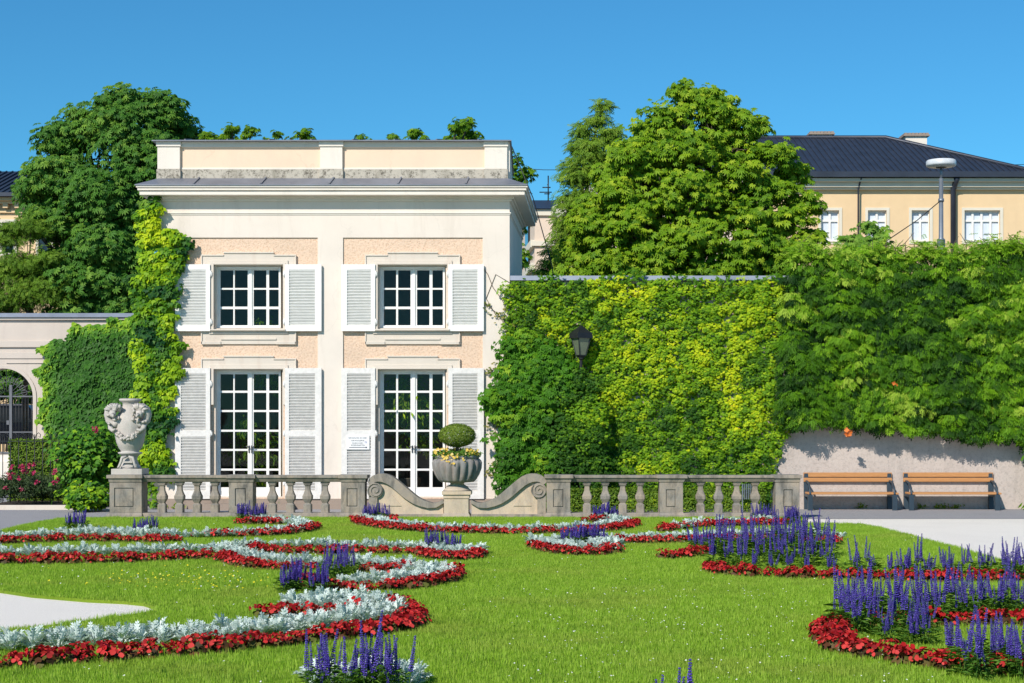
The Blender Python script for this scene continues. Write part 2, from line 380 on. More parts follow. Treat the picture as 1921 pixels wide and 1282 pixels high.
# ---------------------------------------------------------------- leaves
def tpl_kites(specs):   # each: angle, length, width, droop, base offset along y
    vs = []; fs = []
    for a, l, w, dr, oy in specs:
        s, c = math.sin(a), math.cos(a); n = len(vs)
        def P(u, v, z): return (s*v + c*u, oy + c*v - s*u, z)
        vs += [P(0,0,0), P(w/2, l*.5, w*.25 - dr*l*.25), P(0, l, -dr*l), P(-w/2, l*.5, w*.25 - dr*l*.25)]
        fs += [(n, n+1, n+2), (n, n+2, n+3)]
    return np.array(vs, float), np.array(fs, int)
T_PALM = tpl_kites([(R(a), .5*(1-.3*abs(a)/115), .17, .35, 0) for a in (-110,-72,-36,0,36,72,110)])
T_VIRG = tpl_kites([(R(a), .55*(1-.25*abs(a)/90), .24, .25, 0) for a in (-85,-42,0,42,85)])
T_IVY = (np.array([(0,0,0),(.38,.05,-.03),(.5,.4,-.08),(.2,.55,.0),(0,1,-.15),(-.2,.55,0),(-.5,.4,-.08),(-.38,.05,-.03)], float),
         np.array([(0,1,2),(0,2,3),(0,3,4),(0,4,5),(0,5,6),(0,6,7)], int))
T_PINN = tpl_kites([(R(sg*58), .34, .13, .35, .12+.2*k) for k in range(4) for sg in (-1,1)] + [(0,.36,.14,.35,.78)])
T_KITE = tpl_kites([(0, 1, .5, .15, 0)])
T_LANCE = tpl_kites([(0, 1, .3, .35, 0)])
T_BLADE = (np.array([(-.03,0,0),(.03,0,0),(.02,.6,.05),(-.02,.6,.05),(0,1,.18)], float), np.array([(0,1,2),(0,2,3),(3,2,4)], int))
T_SILV = tpl_kites([(0, 1, .22, .1, 0)] + [(R(sg*a), l, .13, .05, oy) for sg in (-1,1) for a, l, oy in ((48,.30,.28),(42,.32,.48),(34,.26,.68))])
T_ROUND = (np.array([(0,0,0),(.30,.15,.05),(.36,.5,.0),(.2,.85,-.05),(-.2,.85,-.05),(-.36,.5,.0),(-.30,.15,.05)], float), np.array([(0,1,2),(0,2,3),(0,3,4),(0,4,5),(0,5,6)], int))
T_PETAL = tpl_kites([(R(a), .5, .42, -.3, 0) for a in (0,90,180,270)])

def norm(a): return a / np.maximum(np.linalg.norm(a, axis=-1, keepdims=True), 1e-9)
def leaves(pos, nrm, dr, size, tint, tpl):
    V, Fc = tpl
    z = norm(nrm); y = dr - (dr*z).sum(1, keepdims=True)*z; y = norm(y); x = np.cross(y, z)
    s = size[:, None, None]
    vv = pos[:, None, :] + s*(x[:, None, :]*V[None, :, 0:1] + y[:, None, :]*V[None, :, 1:2] + z[:, None, :]*V[None, :, 2:3])
    n = len(pos); ff = (Fc[None] + (np.arange(n)*len(V))[:, None, None]).reshape(-1, 3)
    return vv.reshape(-1, 3), ff, np.repeat(tint, len(Fc))
def tri_mesh(name, parts, origin=(0,0,0)):   # parts: list of (verts, tris, tint[, mat])
    vs = []; fs = []; ts = []; ms = []; n = 0
    for p in parts:
        v, f, t = p[:3]; vs.append(v); fs.append(f+n); ts.append(t); ms.append(np.full(len(f), p[3] if len(p) > 3 else 0)); n += len(v)
    v = np.concatenate(vs) - np.array(origin); f = np.concatenate(fs); t = np.concatenate(ts); m = np.concatenate(ms)
    me = bpy.data.meshes.new(name)
    me.vertices.add(len(v)); me.vertices.foreach_set('co', v.astype(np.float32).ravel())
    me.loops.add(len(f)*3); me.loops.foreach_set('vertex_index', f.astype(np.int32).ravel())
    me.polygons.add(len(f)); me.polygons.foreach_set('loop_start', np.arange(0, len(f)*3, 3, dtype=np.int32))
    me.polygons.foreach_set('material_index', m.astype(np.int32))
    a = me.attributes.new('tint', 'FLOAT', 'FACE'); a.data.foreach_set('value', np.clip(t, 0, 1).astype(np.float32))
    me.update(calc_edges=True); me.validate(); return me
def foliage(name, parts, mats, par=None, loc=None):
    if loc is None:
        allv = np.concatenate([p[0] for p in parts]); lo = allv.min(0); hi = allv.max(0); loc = ((lo[0]+hi[0])/2, (lo[1]+hi[1])/2, lo[2])
    return mesh_obj(name, tri_mesh(name, parts, loc), mats, par, loc)
def rdir(n): return norm(rng.normal(size=(n, 3)))
def vnoise(p, sc): return np.array([noise.noise(Vector((float(a)*sc, float(b)*sc, float(c)*sc))) for a, b, c in p])

def crown(lobes, n_leaf, size, tpl=T_PALM, sub=.34, nsub=12, tint0=.5, droop=.5, upb=.9, fill=.18, loosef=.12, sq=.72):
    """lobes: (x,y,z,r) in metres; leaves are set on small clumps that sit on every lobe"""
    areas = np.array([l[3]**2 for l in lobes]); cnt = (n_leaf*areas/areas.sum()).astype(int)
    P = []; N = []; T = []
    for (x, y, z, r), c in zip(lobes, cnt):
        k = max(5, int(nsub)); d = rdir(k); d[:, 2] = np.abs(d[:, 2])*1.1 - .35; d[:, 1] -= .25; d = norm(d)
        cc = np.array([x, y, z]) + d*r*rng.uniform(.5, .85, (k, 1)); rr = r*sub*rng.uniform(.55, 1.4, k)
        pick = rng.integers(0, k, c); u = rdir(c); u[:, 2] = u[:, 2]*.75 + .25; u = norm(u)
        rad = rr[pick][:, None]*rng.uniform(.35, 1.30, (c, 1))*np.array([1.1, 1.1, sq])
        p = cc[pick] + u*rad
        loose = rng.random(c) < loosef; ul = rdir(c); ul[:, 2] = np.abs(ul[:, 2])*1.1-.25; ul = norm(ul)
        p[loose] = (np.array([x, y, z]) + ul*r*rng.uniform(.75, 1.22, (c, 1)))[loose]; u[loose] = ul[loose]
        inner = rng.random(c) < fill
        p[inner] = np.array([x, y, z]) + rdir(inner.sum())*r*rng.uniform(.1, .7, (inner.sum(), 1))
        P.append(p); N.append(u); T.append(rng.normal(tint0, .16, c) + rng.normal(0, .12, k)[pick])
    P = np.concatenate(P); N = np.concatenate(N); T = np.concatenate(T); n = len(P)
    nrm = N*.5 + np.array([-.12, -.45, upb*.7]) + rdir(n)*.55
    dr = N*np.array([1, 1, .2]) + rdir(n)*.5 + np.array([0, 0, -droop])
    return leaves(P, nrm, dr, size*rng.uniform(.7, 1.25, n), T, tpl)
def tree(name, label, base, lobes, n_leaf, size, mat, trunk_r=.2, cat='tree', group=None, **kw):
    t = empty(name, base); tag(t, label, cat, group)
    foliage('crown', [crown(lobes, n_leaf, size, **kw)], mat, t)
    b = MB(); bx, by, bz = base; top = max(l[2] for l in lobes); cxm = sum(l[0] for l in lobes)/len(lobes); cym = sum(l[1] for l in lobes)/len(lobes)
    zt = bz + (top-bz)*.8; pts = []
    for i in range(8):
        u = i/7; pts.append((bx + (cxm-bx)*u + math.sin(u*5+bx)*.1, by + (cym-by)*u, bz + (zt-bz)*u))
    b.tube(pts, [trunk_r*(1-.75*i/7) for i in range(8)], 8)
    b.build('trunk', M['bark'], t)
    br = MB()
    for i, (x, y, z, r) in enumerate(lobes):
        u = min(.9, max(.15, (z-bz)/(zt-bz)*.75 - .1)); k = u*7; a = int(k); s = Vector(pts[a]).lerp(Vector(pts[min(7, a+1)]), k-a)
        e = Vector((x, y, z+r*.3)); mid = s.lerp(e, .5) + Vector((random.uniform(-.2,.2), random.uniform(-.2,.2), -.15*r))
        br.tube([s, mid, e], [trunk_r*.38, trunk_r*.22, trunk_r*.08], 6)
        for q in range(3):
            d = Vector((random.uniform(-1,1), random.uniform(-1,.3), random.uniform(-.2,.9))).normalized()*r*.8
            br.tube([mid, mid.lerp(e, .6)+d*.5, mid.lerp(e, .6)+d], [trunk_r*.13, trunk_r*.08, trunk_r*.03], 5)
    br.build('limbs', M['bark'], t, fix=False)
    return t
def lob(px, py, pr, Y, dy=0):   # one lobe of a crown seen at this place in the view, at distance Y
    return (wx(px, Y+dy), Y+dy, wz(py, Y+dy), pr*(Y+dy)/F)

def in_poly(x, y, poly):
    x = np.asarray(x); y = np.asarray(y); c = np.zeros(len(x), bool); n = len(poly)
    for i in range(n):
        x1, y1 = poly[i]; x2, y2 = poly[i-1]
        if y1 == y2: continue
        k = ((y1 > y) != (y2 > y)) & (x < (x2-x1)*(y-y1)/(y2-y1)+x1); c ^= k
    return c
def wall_leaves(poly, Y, dens, size, tpl, thick=.12, bumpy=.15, bsc=1.6, edge=.12, tintf=None, tilt=.5, hang=.9, layers=2, out=(0,-1,0), up=.35):
    """creeper on a wall plane at y=Y; poly in (x,z) metres"""
    xs = [p[0] for p in poly]; zs = [p[1] for p in poly]; A = (max(xs)-min(xs))*(max(zs)-min(zs)); n = int(A*dens)
    x = rng.uniform(min(xs)-.1, max(xs)+.1, n); z = rng.uniform(min(zs)-.1, max(zs)+.1, n)
    q = np.stack([x, np.zeros(n), z], 1)
    e1 = vnoise(q, 3.1); e2 = vnoise(q+[9,5,3], 3.3); e3 = vnoise(q+[1,8,2], 9)
    k = in_poly(x + e1*edge*2 + e3*edge*.6, z + e2*edge*2, poly); x = x[k]; z = z[k]; q = q[k]; n = len(x)
    b1 = vnoise(q+[3,1,7], bsc)*.5+.5; b2 = vnoise(q+[5,2,1], bsc*3.2)*.5+.5
    off = thick*.35 + bumpy*(b1*1.1 + b2*.6 - .35)
    depth = off*np.where(rng.random(n) < .65, rng.uniform(.8, 1.1, n), rng.uniform(.2, .9, n)) + .01
    y = Y - np.maximum(depth, .015)
    P = np.stack([x, y, z], 1)
    nrm = np.array(out) + np.array([0, 0, up]) + rdir(n)*tilt
    dr = np.array([0, -.25, -1.])*hang + rdir(n)*.6
    t = rng.normal(.45, .17, n) if tintf is None else tintf(q, P)
    return leaves(P, nrm, dr, size*rng.uniform(.65, 1.3, n), t, tpl)
def pxpoly(pts, Y): return [(wx(x, Y), wz(y, Y)) for x, y in pts]
def box_leaves(x0, x1, y0, y1, z0, z1, dens, size, tpl=T_KITE, tint0=.5, wob=.03):
    P = []; N = []
    for ax, sg, A in ((0,-1,(y1-y0)*(z1-z0)), (0,1,(y1-y0)*(z1-z0)), (1,-1,(x1-x0)*(z1-z0)), (2,1,(x1-x0)*(y1-y0))):
        n = int(A*dens); p = np.stack([rng.uniform(x0,x1,n), rng.uniform(y0,y1,n), rng.uniform(z0,z1,n)], 1)
        v = [(x0,x1),(y0,y1),(z0,z1)][ax][0 if sg < 0 else 1]; p[:, ax] = v - sg*np.abs(rng.normal(0, wob, n)); nn = np.zeros((n,3)); nn[:, ax] = sg
        P.append(p); N.append(nn)
    P = np.concatenate(P); N = np.concatenate(N); n = len(P)
    return leaves(P, N + rdir(n)*.7 + [0,0,.3], rdir(n)+[0,0,.3], size*rng.uniform(.7,1.3,n), rng.normal(tint0,.2,n)+.15*vnoise(P,4), tpl)

def wall_clumps(poly, Y, n_cl, r, per, size, tpl, prot=.3, tint0=.5, tintc=.18, tintf=None, edge=.1, flat=.8):
    """hanging cushions of foliage on a wall: leaves cover the front and top of each cushion, dark gaps stay between"""
    xs = [p[0] for p in poly]; zs = [p[1] for p in poly]; cx = []; cz = []
    while len(cx) < n_cl:
        x = rng.uniform(min(xs)-.1, max(xs)+.1, n_cl); z = rng.uniform(min(zs)-.1, max(zs)+.1, n_cl)
        q = np.stack([x, x*0, z], 1); e1 = vnoise(q, 3.); e2 = vnoise(q+[9,5,3], 3.)
        k = in_poly(x+e1*edge*2, z+e2*edge*2, poly); cx += list(x[k]); cz += list(z[k])
    cx = np.array(cx[:n_cl]); cz = np.array(cz[:n_cl]); R_ = r*rng.uniform(.6, 1.4, n_cl)
    q = np.stack([cx, cx*0, cz], 1); big = vnoise(q, 1.1)*.5+.5
    cy = Y - .02 - prot*(.15 + .85*big)*rng.uniform(.35, 1.0, n_cl)
    t0 = (tint0 + vnoise(q+[3,1,4], 1.3)*tintc*1.2 + rng.normal(0, tintc*.7, n_cl)) if tintf is None else tintf(q)
    i = np.repeat(np.arange(n_cl), per); n = len(i); u = rdir(n); u[:, 1] = -np.abs(u[:, 1]); u[:, 2] = u[:, 2]*.85+.12; u = norm(u)
    P = np.stack([cx[i], cy[i], cz[i]], 1) + u*(R_[i]*rng.uniform(.7, 1.08, n))[:, None]*np.array([1.15, .75, flat])
    P[:, 1] = np.minimum(P[:, 1], Y-.01)
    nrm = u*.7 + np.array([-.05, -.45, .45]) + rdir(n)*.38; dr = u*np.array([1, .6, .2]) + np.array([0, -.15, -.75]) + rdir(n)*.4
    return leaves(P, nrm, dr, size*rng.uniform(.65, 1.3, n), t0[i] + rng.normal(0, .09, n), tpl)
# ================================================================ GROUND
def sheet(name, pts, z, mat, kind='structure'):
    tri = tessellate_polygon([[Vector((x, y, 0)) for x, y in pts]])
    me = bpy.data.meshes.new(name); me.from_pydata([(x, y, 0) for x, y in pts], [], [tuple(t) for t in tri])
    bm = bmesh.new(); bm.from_mesh(me); bmesh.ops.recalc_face_normals(bm, faces=bm.faces)
    if sum(f.normal.z for f in bm.faces) < 0: bmesh.ops.reverse_faces(bm, faces=bm.faces)
    bm.to_mesh(me); bm.free()
    return tag(mesh_obj(name, me, mat, None, (0, 0, z)), kind=kind)
sheet('ground', [(-900,-300),(900,-300),(900,1500),(-900,1500)], -.02, M['earth'])
sheet('gravel_path', [(-40,-30),(40,-30),(40,29.0),(-40,29.0)], 0, M['gravel'])
YB = 27.3                        # front of the balustrade
YP = 30.6                        # pavilion front
YW = 30.64                        # garden wall front
sheet('grey_path', [(wx(190,27.75),27.75),(wx(190,27.3),27.30),(wx(200,27),27.28),(wx(70,26.3),26.3),(wx(0,24.6),24.6),(-14,21.5),(-25,17),(-40,12),(-40,5),(-60,5),(-60,50),(wx(266,48),50),(wx(266,48),48),(wx(266,40),40),(wx(266,YP),31.2),(40,31.2),(40,27.4),(wx(1510,27.4),27.4),(wx(1510,27.4),27.75)], .004, M['asphalt'])
left_edge = [gp(*p) for p in ((0,1113),(60,1122),(130,1128),(165,1131),(230,1134),(270,1138),(297,1147),(282,1154),(240,1160),(170,1170),(100,1179),(40,1186),(0,1191))]
far_left = [gp(*p) for p in ((70,984),(40,990),(0,1000))]
lawn_pts = [(wx(200,27.25),27.25), (wx(110,27.0),27.0)] + far_left + [(-9.2,20.6),(-10.5,16.0),(-8.2,15.2)] + left_edge + [(-5.6,12.0),(-6.5,10.5),(-6.2,6.5),(6.8,6.5),(9.2,10),(9.2,16.2)] + \
    [gp(*p) for p in ((1921,1070),(1883,1058),(1850,1048),(1800,1033),(1745,1019),(1690,1004),(1650,994),(1620,988),(1575,986.5),(1530,986),(1506,986))] + [(wx(1506,27.25),27.25)]
lawn = sheet('lawn', lawn_pts, .03, M['lawn'])
# thin dark soil edge standing round the lawn
e = MB(); n = len(lawn_pts)
for i in range(n):
    a, b_ = lawn_pts[i], lawn_pts[(i+1)%n]; e.add([(a[0],a[1],0),(b_[0],b_[1],0),(b_[0],b_[1],.03),(a[0],a[1],.03)], [(0,1,2,3)])
tag(e.build('lawn_edge', M['lawn'], fix=False), kind='structure')
def tuft_mesh(name, n, h, spread, seedt):
    p = np.stack([rng.uniform(-spread,spread,n), rng.uniform(-spread,spread,n), np.zeros(n)], 1)
    a = rng.uniform(0, 2*math.pi, n); d = np.stack([np.cos(a)*.45, np.sin(a)*.45, np.ones(n)], 1)
    nn = np.stack([np.cos(a), np.sin(a), np.full(n, -.3)], 1)
    return tri_mesh(name, [leaves(p, -nn, d, h*rng.uniform(.5, 1.2, n), rng.normal(seedt, .22, n), (T_BLADE[0]*np.array([1.9,1,1]), T_BLADE[1]))])
tufts = []
hold = bpy.data.collections.new('tuft_sources')
for i in range(5):
    o = bpy.data.objects.new('grass_tuft', tuft_mesh('grass_tuft', 16, .025 if i < 4 else .036, .04, (.35,.5,.6,.45,.75)[i])); o.data.materials.append(M['grass']); hold.objects.link(o)
def scatter_on(target, coll, dens, name, seed=0, smin=.7, smax=1.3, dsc=None):
    g = bpy.data.node_groups.new(name, 'GeometryNodeTree')
    g.interface.new_socket('Geometry', in_out='INPUT', socket_type='NodeSocketGeometry'); g.interface.new_socket('Geometry', in_out='OUTPUT', socket_type='NodeSocketGeometry')
    N = g.nodes; L = g.links; gi = N.new('NodeGroupInput'); go = N.new('NodeGroupOutput')
    dp = N.new('GeometryNodeDistributePointsOnFaces'); dp.inputs['Density'].default_value = dens; dp.inputs['Seed'].default_value = seed
    ci = N.new('GeometryNodeCollectionInfo'); ci.inputs['Collection'].default_value = coll; ci.inputs['Separate Children'].default_value = True; ci.inputs['Reset Children'].default_value = True
    ip = N.new('GeometryNodeInstanceOnPoints'); ip.inputs['Pick Instance'].default_value = True
    rv = N.new('FunctionNodeRandomValue'); rv.data_type = 'FLOAT_VECTOR'; rv.inputs[0].default_value = (-.1,-.1,0); rv.inputs[1].default_value = (.1,.1,6.28)
    rs = N.new('FunctionNodeRandomValue'); rs.inputs[2].default_value = smin; rs.inputs[3].default_value = smax
    L.new(gi.outputs[0], dp.inputs['Mesh']); L.new(dp.outputs['Points'], ip.inputs['Points']); L.new(ci.outputs[0], ip.inputs['Instance'])
    L.new(rv.outputs[0], ip.inputs['Rotation']); L.new(rs.outputs[1], ip.inputs['Scale'])
    L.new(ip.outputs[0], go.inputs[0])
    m = target.modifiers.new('scatter', 'NODES'); m.node_group = g
gr = mesh_obj('grass', lawn.data.copy(), M['lawn'], None, (0, 0, .03))
tag(gr, 'short mown green grass of the parterre lawn', 'grass', None, 'stuff')
scatter_on(gr, hold, 900, 'grass_scatter')
# clover heads and yellow flowers in the grass
cl = []
def spots(n, poly, tlo, thi, s):
    c = []; 
    while len(c) < n:
        x = random.uniform(poly[0], poly[2]); y = random.uniform(poly[1], poly[3])
        if y < gy(1282) - .5 or abs(x - wx(960, y)) > y*.34: continue
        c.append((x, y))
    c = [p for p in c if in_poly([p[0]], [p[1]], lawn_pts)[0]]
    p = np.array([(x, y, .03 + random.uniform(.035, .055)) for x, y in c]); k = len(p)
    return leaves(p, rdir(k)*.4+[0,-.3,1], rdir(k), s*rng.uniform(.6,1.2,k), rng.uniform(tlo, thi, k), T_PETAL)
cl.append(spots(500, (-6,9.5,8,26), .5, 1, .016))
cl.append(spots(260, (wx(960,13),9.5,wx(1560,13),15), .5, 1, .014))
gx = [gp(180,1075), gp(520,1118)]
pp = []
while len(pp) < 170:
    px = random.gauss(350, 100); py = random.gauss(1098, 13)
    if 1072 < py < 1125 and px < 560: pp.append((*gp(px, py), .03+random.uniform(.04,.06)))
pp = np.array(pp); k = len(pp)
cl.append(leaves(pp, rdir(k)*.4+[0,-.4,1], rdir(k), .020*rng.uniform(.6,1.3,k), rng.uniform(0,.62,k), T_PETAL))
tag(foliage('meadow_flowers', cl, M['clover']), 'tiny yellow and white wild flowers dotted through the lawn', 'flowers', None, 'stuff')

# ================================================================ PAVILION
YF = YP; s3 = .03
pav = empty('pavilion', (wx(626,YF), YF, 0)); tag(pav, 'cream two storey baroque pavilion with white louvred shutters and peach roughcast panels', 'building')
def X(px, Y=YF): return wx(px, Y)
def Z(py, Y=YF): return wz(py, Y)
XL, XR = X(297), X(956); DEP = 4.2; XRB = wx(979, YF+3.4)
ztop = Z(366)
op_u = [(402,532,497,618), (709.5,838,497,618)]; op_d = [(402,531,693,934), (709.5,838,693,934)]
H = [(X(a), X(b), Z(d), Z(c)) for a,b,c,d in op_u+op_d]
panels = [(337,596,446,936),(643.5,905.5,446,936)]
mb = MB()
mb.grid(XL, XR, Z(936), ztop, [(X(a), X(b), Z(d)-.01, Z(c)) for a,b,c,d in panels], YF, YF+s3)
mb.add([(XL,YF+s3,0),(XL,YF+DEP,0),(XL,YF+DEP,ztop),(XL,YF+s3,ztop)], [(0,1,2,3)])            # left side
mb.add([(XR,YF+s3,0),(XRB,YF+DEP,0),(XRB,YF+DEP,ztop),(XR,YF+s3,ztop)], [(0,3,2,1)])          # right side, slightly splayed
mb.add([(XL,YF+DEP,0),(XRB,YF+DEP,0),(XRB,YF+DEP,ztop),(XL,YF+DEP,ztop)], [(0,1,2,3)])
mb.build('wall', M['white'], pav, fix=False)
mb = MB(); mb.grid(XL+.01, XR-.01, Z(936), Z(440), H, YF+s3, YF+s3+.32); mb.build('roughcast_panel', M['rough'], pav)
mb = MB(); mb.box(XL-.02, XR+.02, YF-.04, YF+.3, -.02, Z(936)-.002)
mb.box(X(385), X(552), YF-.45, YF-.042, 0, Z(944)); mb.box(X(694), X(858), YF-.45, YF-.042, 0, Z(944)); mb.build('plinth', M['plinth'], pav)
# interior
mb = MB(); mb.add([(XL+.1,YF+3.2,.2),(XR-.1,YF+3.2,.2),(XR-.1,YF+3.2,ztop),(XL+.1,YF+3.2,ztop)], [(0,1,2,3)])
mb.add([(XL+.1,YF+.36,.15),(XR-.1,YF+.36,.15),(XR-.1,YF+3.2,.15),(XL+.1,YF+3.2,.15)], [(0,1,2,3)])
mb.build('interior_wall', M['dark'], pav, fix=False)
# parapet, cornice, roof skirt
def ring(m, yo, z0, z1, mi=0, xl=None, xr=None, ext=None):   # band running round front and sides, projecting yo
    a, b = XL - yo, XR + yo; y0 = YF - yo
    m.add([(a,y0,z0),(b,y0,z0),(XRB+yo,YF+DEP+yo,z0),(a,YF+DEP+yo,z0),(a,y0,z1),(b,y0,z1),(XRB+yo,YF+DEP+yo,z1),(a,YF+DEP+yo,z1)],
          [(3,2,1,0),(4,5,6,7),(0,1,5,4),(1,2,6,5),(2,3,7,6),(3,0,4,7)], mi)
def zf(py, yo): return wz(py, YF - yo)
c = MB()
ring(c, .012, Z(404), Z(401.5)); ring(c, .028, Z(401.4), Z(399))
ring(c, .04, Z(378), Z(374)); ring(c, .08, Z(373.9), Z(370)); ring(c, .13, Z(369.9), zf(366,.15))
ring(c, .29, zf(366,.29)+.001, zf(358.8,.29)); ring(c, .26, zf(358.8,.29)-.001, zf(357.6,.29)+.001); ring(c, .322, zf(357.6,.322)+.003, zf(353.2,.322)); ring(c, .30, zf(353.2,.322)-.001, zf(352.2,.322)+.002); ring(c, .345, zf(352.2,.345)+.004, zf(348,.345)); ring(c, .32, zf(348,.345)-.001, zf(347.2,.345)+.003)
c.build('cornice', M['parapet'], pav, bevel=.012)
# sheet-metal skirt roof
yo = .365; z0 = zf(347.3, yo)+.012; z1 = Z(334.5)
rf = MB(); A = [(XL-yo,YF-yo,z0),(XR+yo-.02,YF-yo,z0),(XRB+yo-.1,YF+DEP+.3,z0),(XL-yo,YF+DEP+.3,z0)]
B = [(XL,YF+.02,z1),(XR-.03,YF+.02,z1),(XRB-.05,YF+DEP-.1,z1),(XL,YF+DEP-.1,z1)]
rf.add(A+B, [(0,1,5,4),(1,2,6,5),(2,3,7,6),(3,0,4,7),(4,5,6,7)])
rf.add([(x,y,z-.018) for x,y,z in A]+A, [(0,1,5,4),(1,2,6,5),(2,3,7,6),(3,0,4,7),(3,2,1,0)])
for px in (372, 497, 624, 751, 877):   # standing seams
    p = Vector((X(px)-.02, YF-yo+.01, z0+.012)); q = Vector((X(px)+.02, YF+.01, z1+.012)); rf.bar(p, q, .03, .03)
rf.build('roof', M['zinc'], pav, fix=False)
zc = Z(264.5); zb = Z(334.5); zband = Z(317)
pr = MB(); ins = .02
pr.box(X(294)+ins, X(953), YF+.10, YF+DEP-.3, zb-.05, zc)                         # core
pr.build('parapet', M['peachp'], pav)
pp_ = MB()
for a, b_ in ((294.5,336.8),(600,642),(909,951.5)):
    pp_.box(X(a), X(b_), YF+.03, YF+.13, zband, Z(275)); pp_.box(X(a)-.02, X(b_)+.02, YF+.005, YF+.13, Z(274.8), zc)
for a, b_ in ((336.8,600),(642,909)):
    pp_.box(X(a), X(b_), YF+.06, YF+.12, Z(275.5), zc-.002)
    pp_.box(X(a), X(b_), YF+.088, YF+.12, zband, zband+.035)
pp_.box(X(953)-.02, X(953)+.035, YF+.09, YF+DEP-.3, zb-.02, zc-.002)
pp_.build('parapet_pilaster', M['parapet'], pav, bevel=.006)
bn = MB(); bn.box(X(296), X(951), YF+.075, YF+.12, zb-.04, zband-.002)
for a, b_ in ((293,338),(598.5,643.5),(907.5,953)): bn.box(X(a), X(b_), YF+.015, YF+.12, zb-.04, zband-.004)
bn.build('parapet_band', M['grime'], pav, bevel=.006)
cp = MB(); a = [X(286), X(959.5), YF-.07, YF+DEP-.15]
cp.frus((*a, zc+.004), (a[0]+.25, a[1]-.05, a[2]+.35, a[3]-.1, zc+.07)); cp.frus((*a, zc-.012), (*a, zc+.003))
for px in (350, 429, 507, 586, 664, 742, 821, 899): cp.bar((X(px)-.02, YF-.06, zc+.012), (X(px)+.03, YF+.30, zc+.075), .028, .028)
cp.build('parapet_cap', M['zinc'], pav, fix=False)
# window and door surrounds
def surround(cx, top, bot, mid, o0, ib, low=None):
    m = MB(); w_ = 89.; wi = 65
    xo0, xo1 = X(cx-w_), X(cx+w_); xi0, xi1 = X(cx-wi), X(cx+wi)
    zt, zi = Z(top), Z(o0); y1 = YF+s3
    hole = [(xi0, xi1, Z(ib) if low else Z(bot)-.01, zi)]
    m.grid(xo0, xo1, Z(bot), zt, hole, y1-.035, y1)
    m.box(X(cx-47), X(cx+47), y1-.035, y1, zt, Z(top-mid))
    # proud outer fillet
    f = .022; y0 = y1-.055
    for a, b_, zz in ((cx-w_, cx-47, top), (cx-47, cx+47, top-mid), (cx+47, cx+w_, top)):
        m.box(X(a)-.004, X(b_)+.004, y0, y1-.036, Z(zz)-f, Z(zz)+.004)
    m.box(X(cx-w_)-.004, X(cx-w_)+f, y0, y1-.036, Z(bot), Z(top)-f-.001); m.box(X(cx+w_)-f, X(cx+w_)+.004, y0, y1-.036, Z(bot), Z(top)-f-.001)
    m.grid(X(cx-wi-9), X(cx+wi+9), (Z(ib+9) if low else Z(bot)+.002), Z(o0-8), hole, y1-.06, y1-.037)
    m.grid(X(cx-wi-5), X(cx+wi+5), (Z(ib+4) if low else Z(bot)+.002), Z(o0-3.5), hole, y1-.075, y1-.061)
    if low:
        m.box(X(cx-47), X(cx+47), y1-.03, y1, Z(bot)+.001, Z(bot)+.04)
        for sx in (-1, 1): m.box(min(X(cx+sx*w_), X(cx+sx*52)), max(X(cx+sx*w_), X(cx+sx*52)), y0, y1-.036, Z(bot)-.005, Z(bot)+.05)
        m.box(X(cx-52)+.001, X(cx+52)-.001, y0, y1-.036, Z(bot-8), Z(bot-8)+.03)
        m.box(X(cx-70), X(cx+70), y1-.13, y1-.076, Z(ib+3), Z(ib)-.002)
    return m
YG = YF + .17
def casement(cx, xs, ys, frame, bottom, par, door=False):
    f = MB(); a, b_, t, bo = frame
    holes = [(X(p-.6,YG), X(q+.6,YG), Z(v+.6,YG), Z(u-.6,YG)) for p, q in xs for u, v in ys]
    f.grid(X(a,YG), X(b_,YG), Z(bo,YG), Z(t,YG), holes, YG, YG+.05)
    m0 = (xs[1][1]+xs[2][0])/2
    f.box(X(m0-2.8,YG), X(m0+2.8,YG) , YG-.022, YG-.002, Z(bo-2,YG), Z(t+3,YG))
    f.box(X(a,YG), X(a+4,YG), YG-.05, YG-.002, Z(bo,YG), Z(t,YG)); f.box(X(b_-4,YG), X(b_,YG), YG-.05, YG-.002, Z(bo,YG), Z(t,YG))
    f.box(X(a+4,YG)+.001, X(b_-4,YG)-.001, YG-.05, YG-.002, Z(t+4,YG), Z(t,YG))
    f.box(X(a+4,YG)+.001, X(b_-4,YG)-.001, YG-.045, YG-.002, Z(bo,YG), Z(bo-4,YG))
    o = f.build('french_door' if door else 'window', M['paint'], par, bevel=.004)
    for p, q in ((xs[0][0], xs[1][1]), (xs[2][0], xs[3][1])):
        g = MB(); g.add([(X(p,YG)-.01,YG+.03,Z(ys[-1][1],YG)-.01),(X(q,YG)+.01,YG+.03,Z(ys[-1][1],YG)-.01),(X(q,YG)+.01,YG+.03,Z(ys[0][0],YG)+.01),(X(p,YG)-.01,YG+.03,Z(ys[0][0],YG)+.01)], [(0,1,2,3)])
        g.build('pane', M['glass'], o, fix=False)
    if door:
        for sx in (-2.5, 2.5):
            h = MB(); h.tube([(X(m0+sx,YG), YG-.02, Z(839,YG)), (X(m0+sx,YG), YG-.07, Z(839,YG)), (X(m0+sx*3.2,YG), YG-.075, Z(838,YG))], .011, 8)
            h.box(X(m0+sx,YG)-.012, X(m0+sx,YG)+.012, YG-.034, YG-.023, Z(850,YG), Z(836,YG)); h.build('handle', M['brass'], o)
    return o
xs1 = [(414,437),(441,464),(476.5,499),(505.5,526)]; xs2 = [(720.5,742.5),(747.5,769.5),(783,805),(812,833)]
yu = [(508,540),(544.5,575),(581,610)]; yd = [(703,732.7),(738,769),(774,806),(811,842),(847,879),(884,914)]
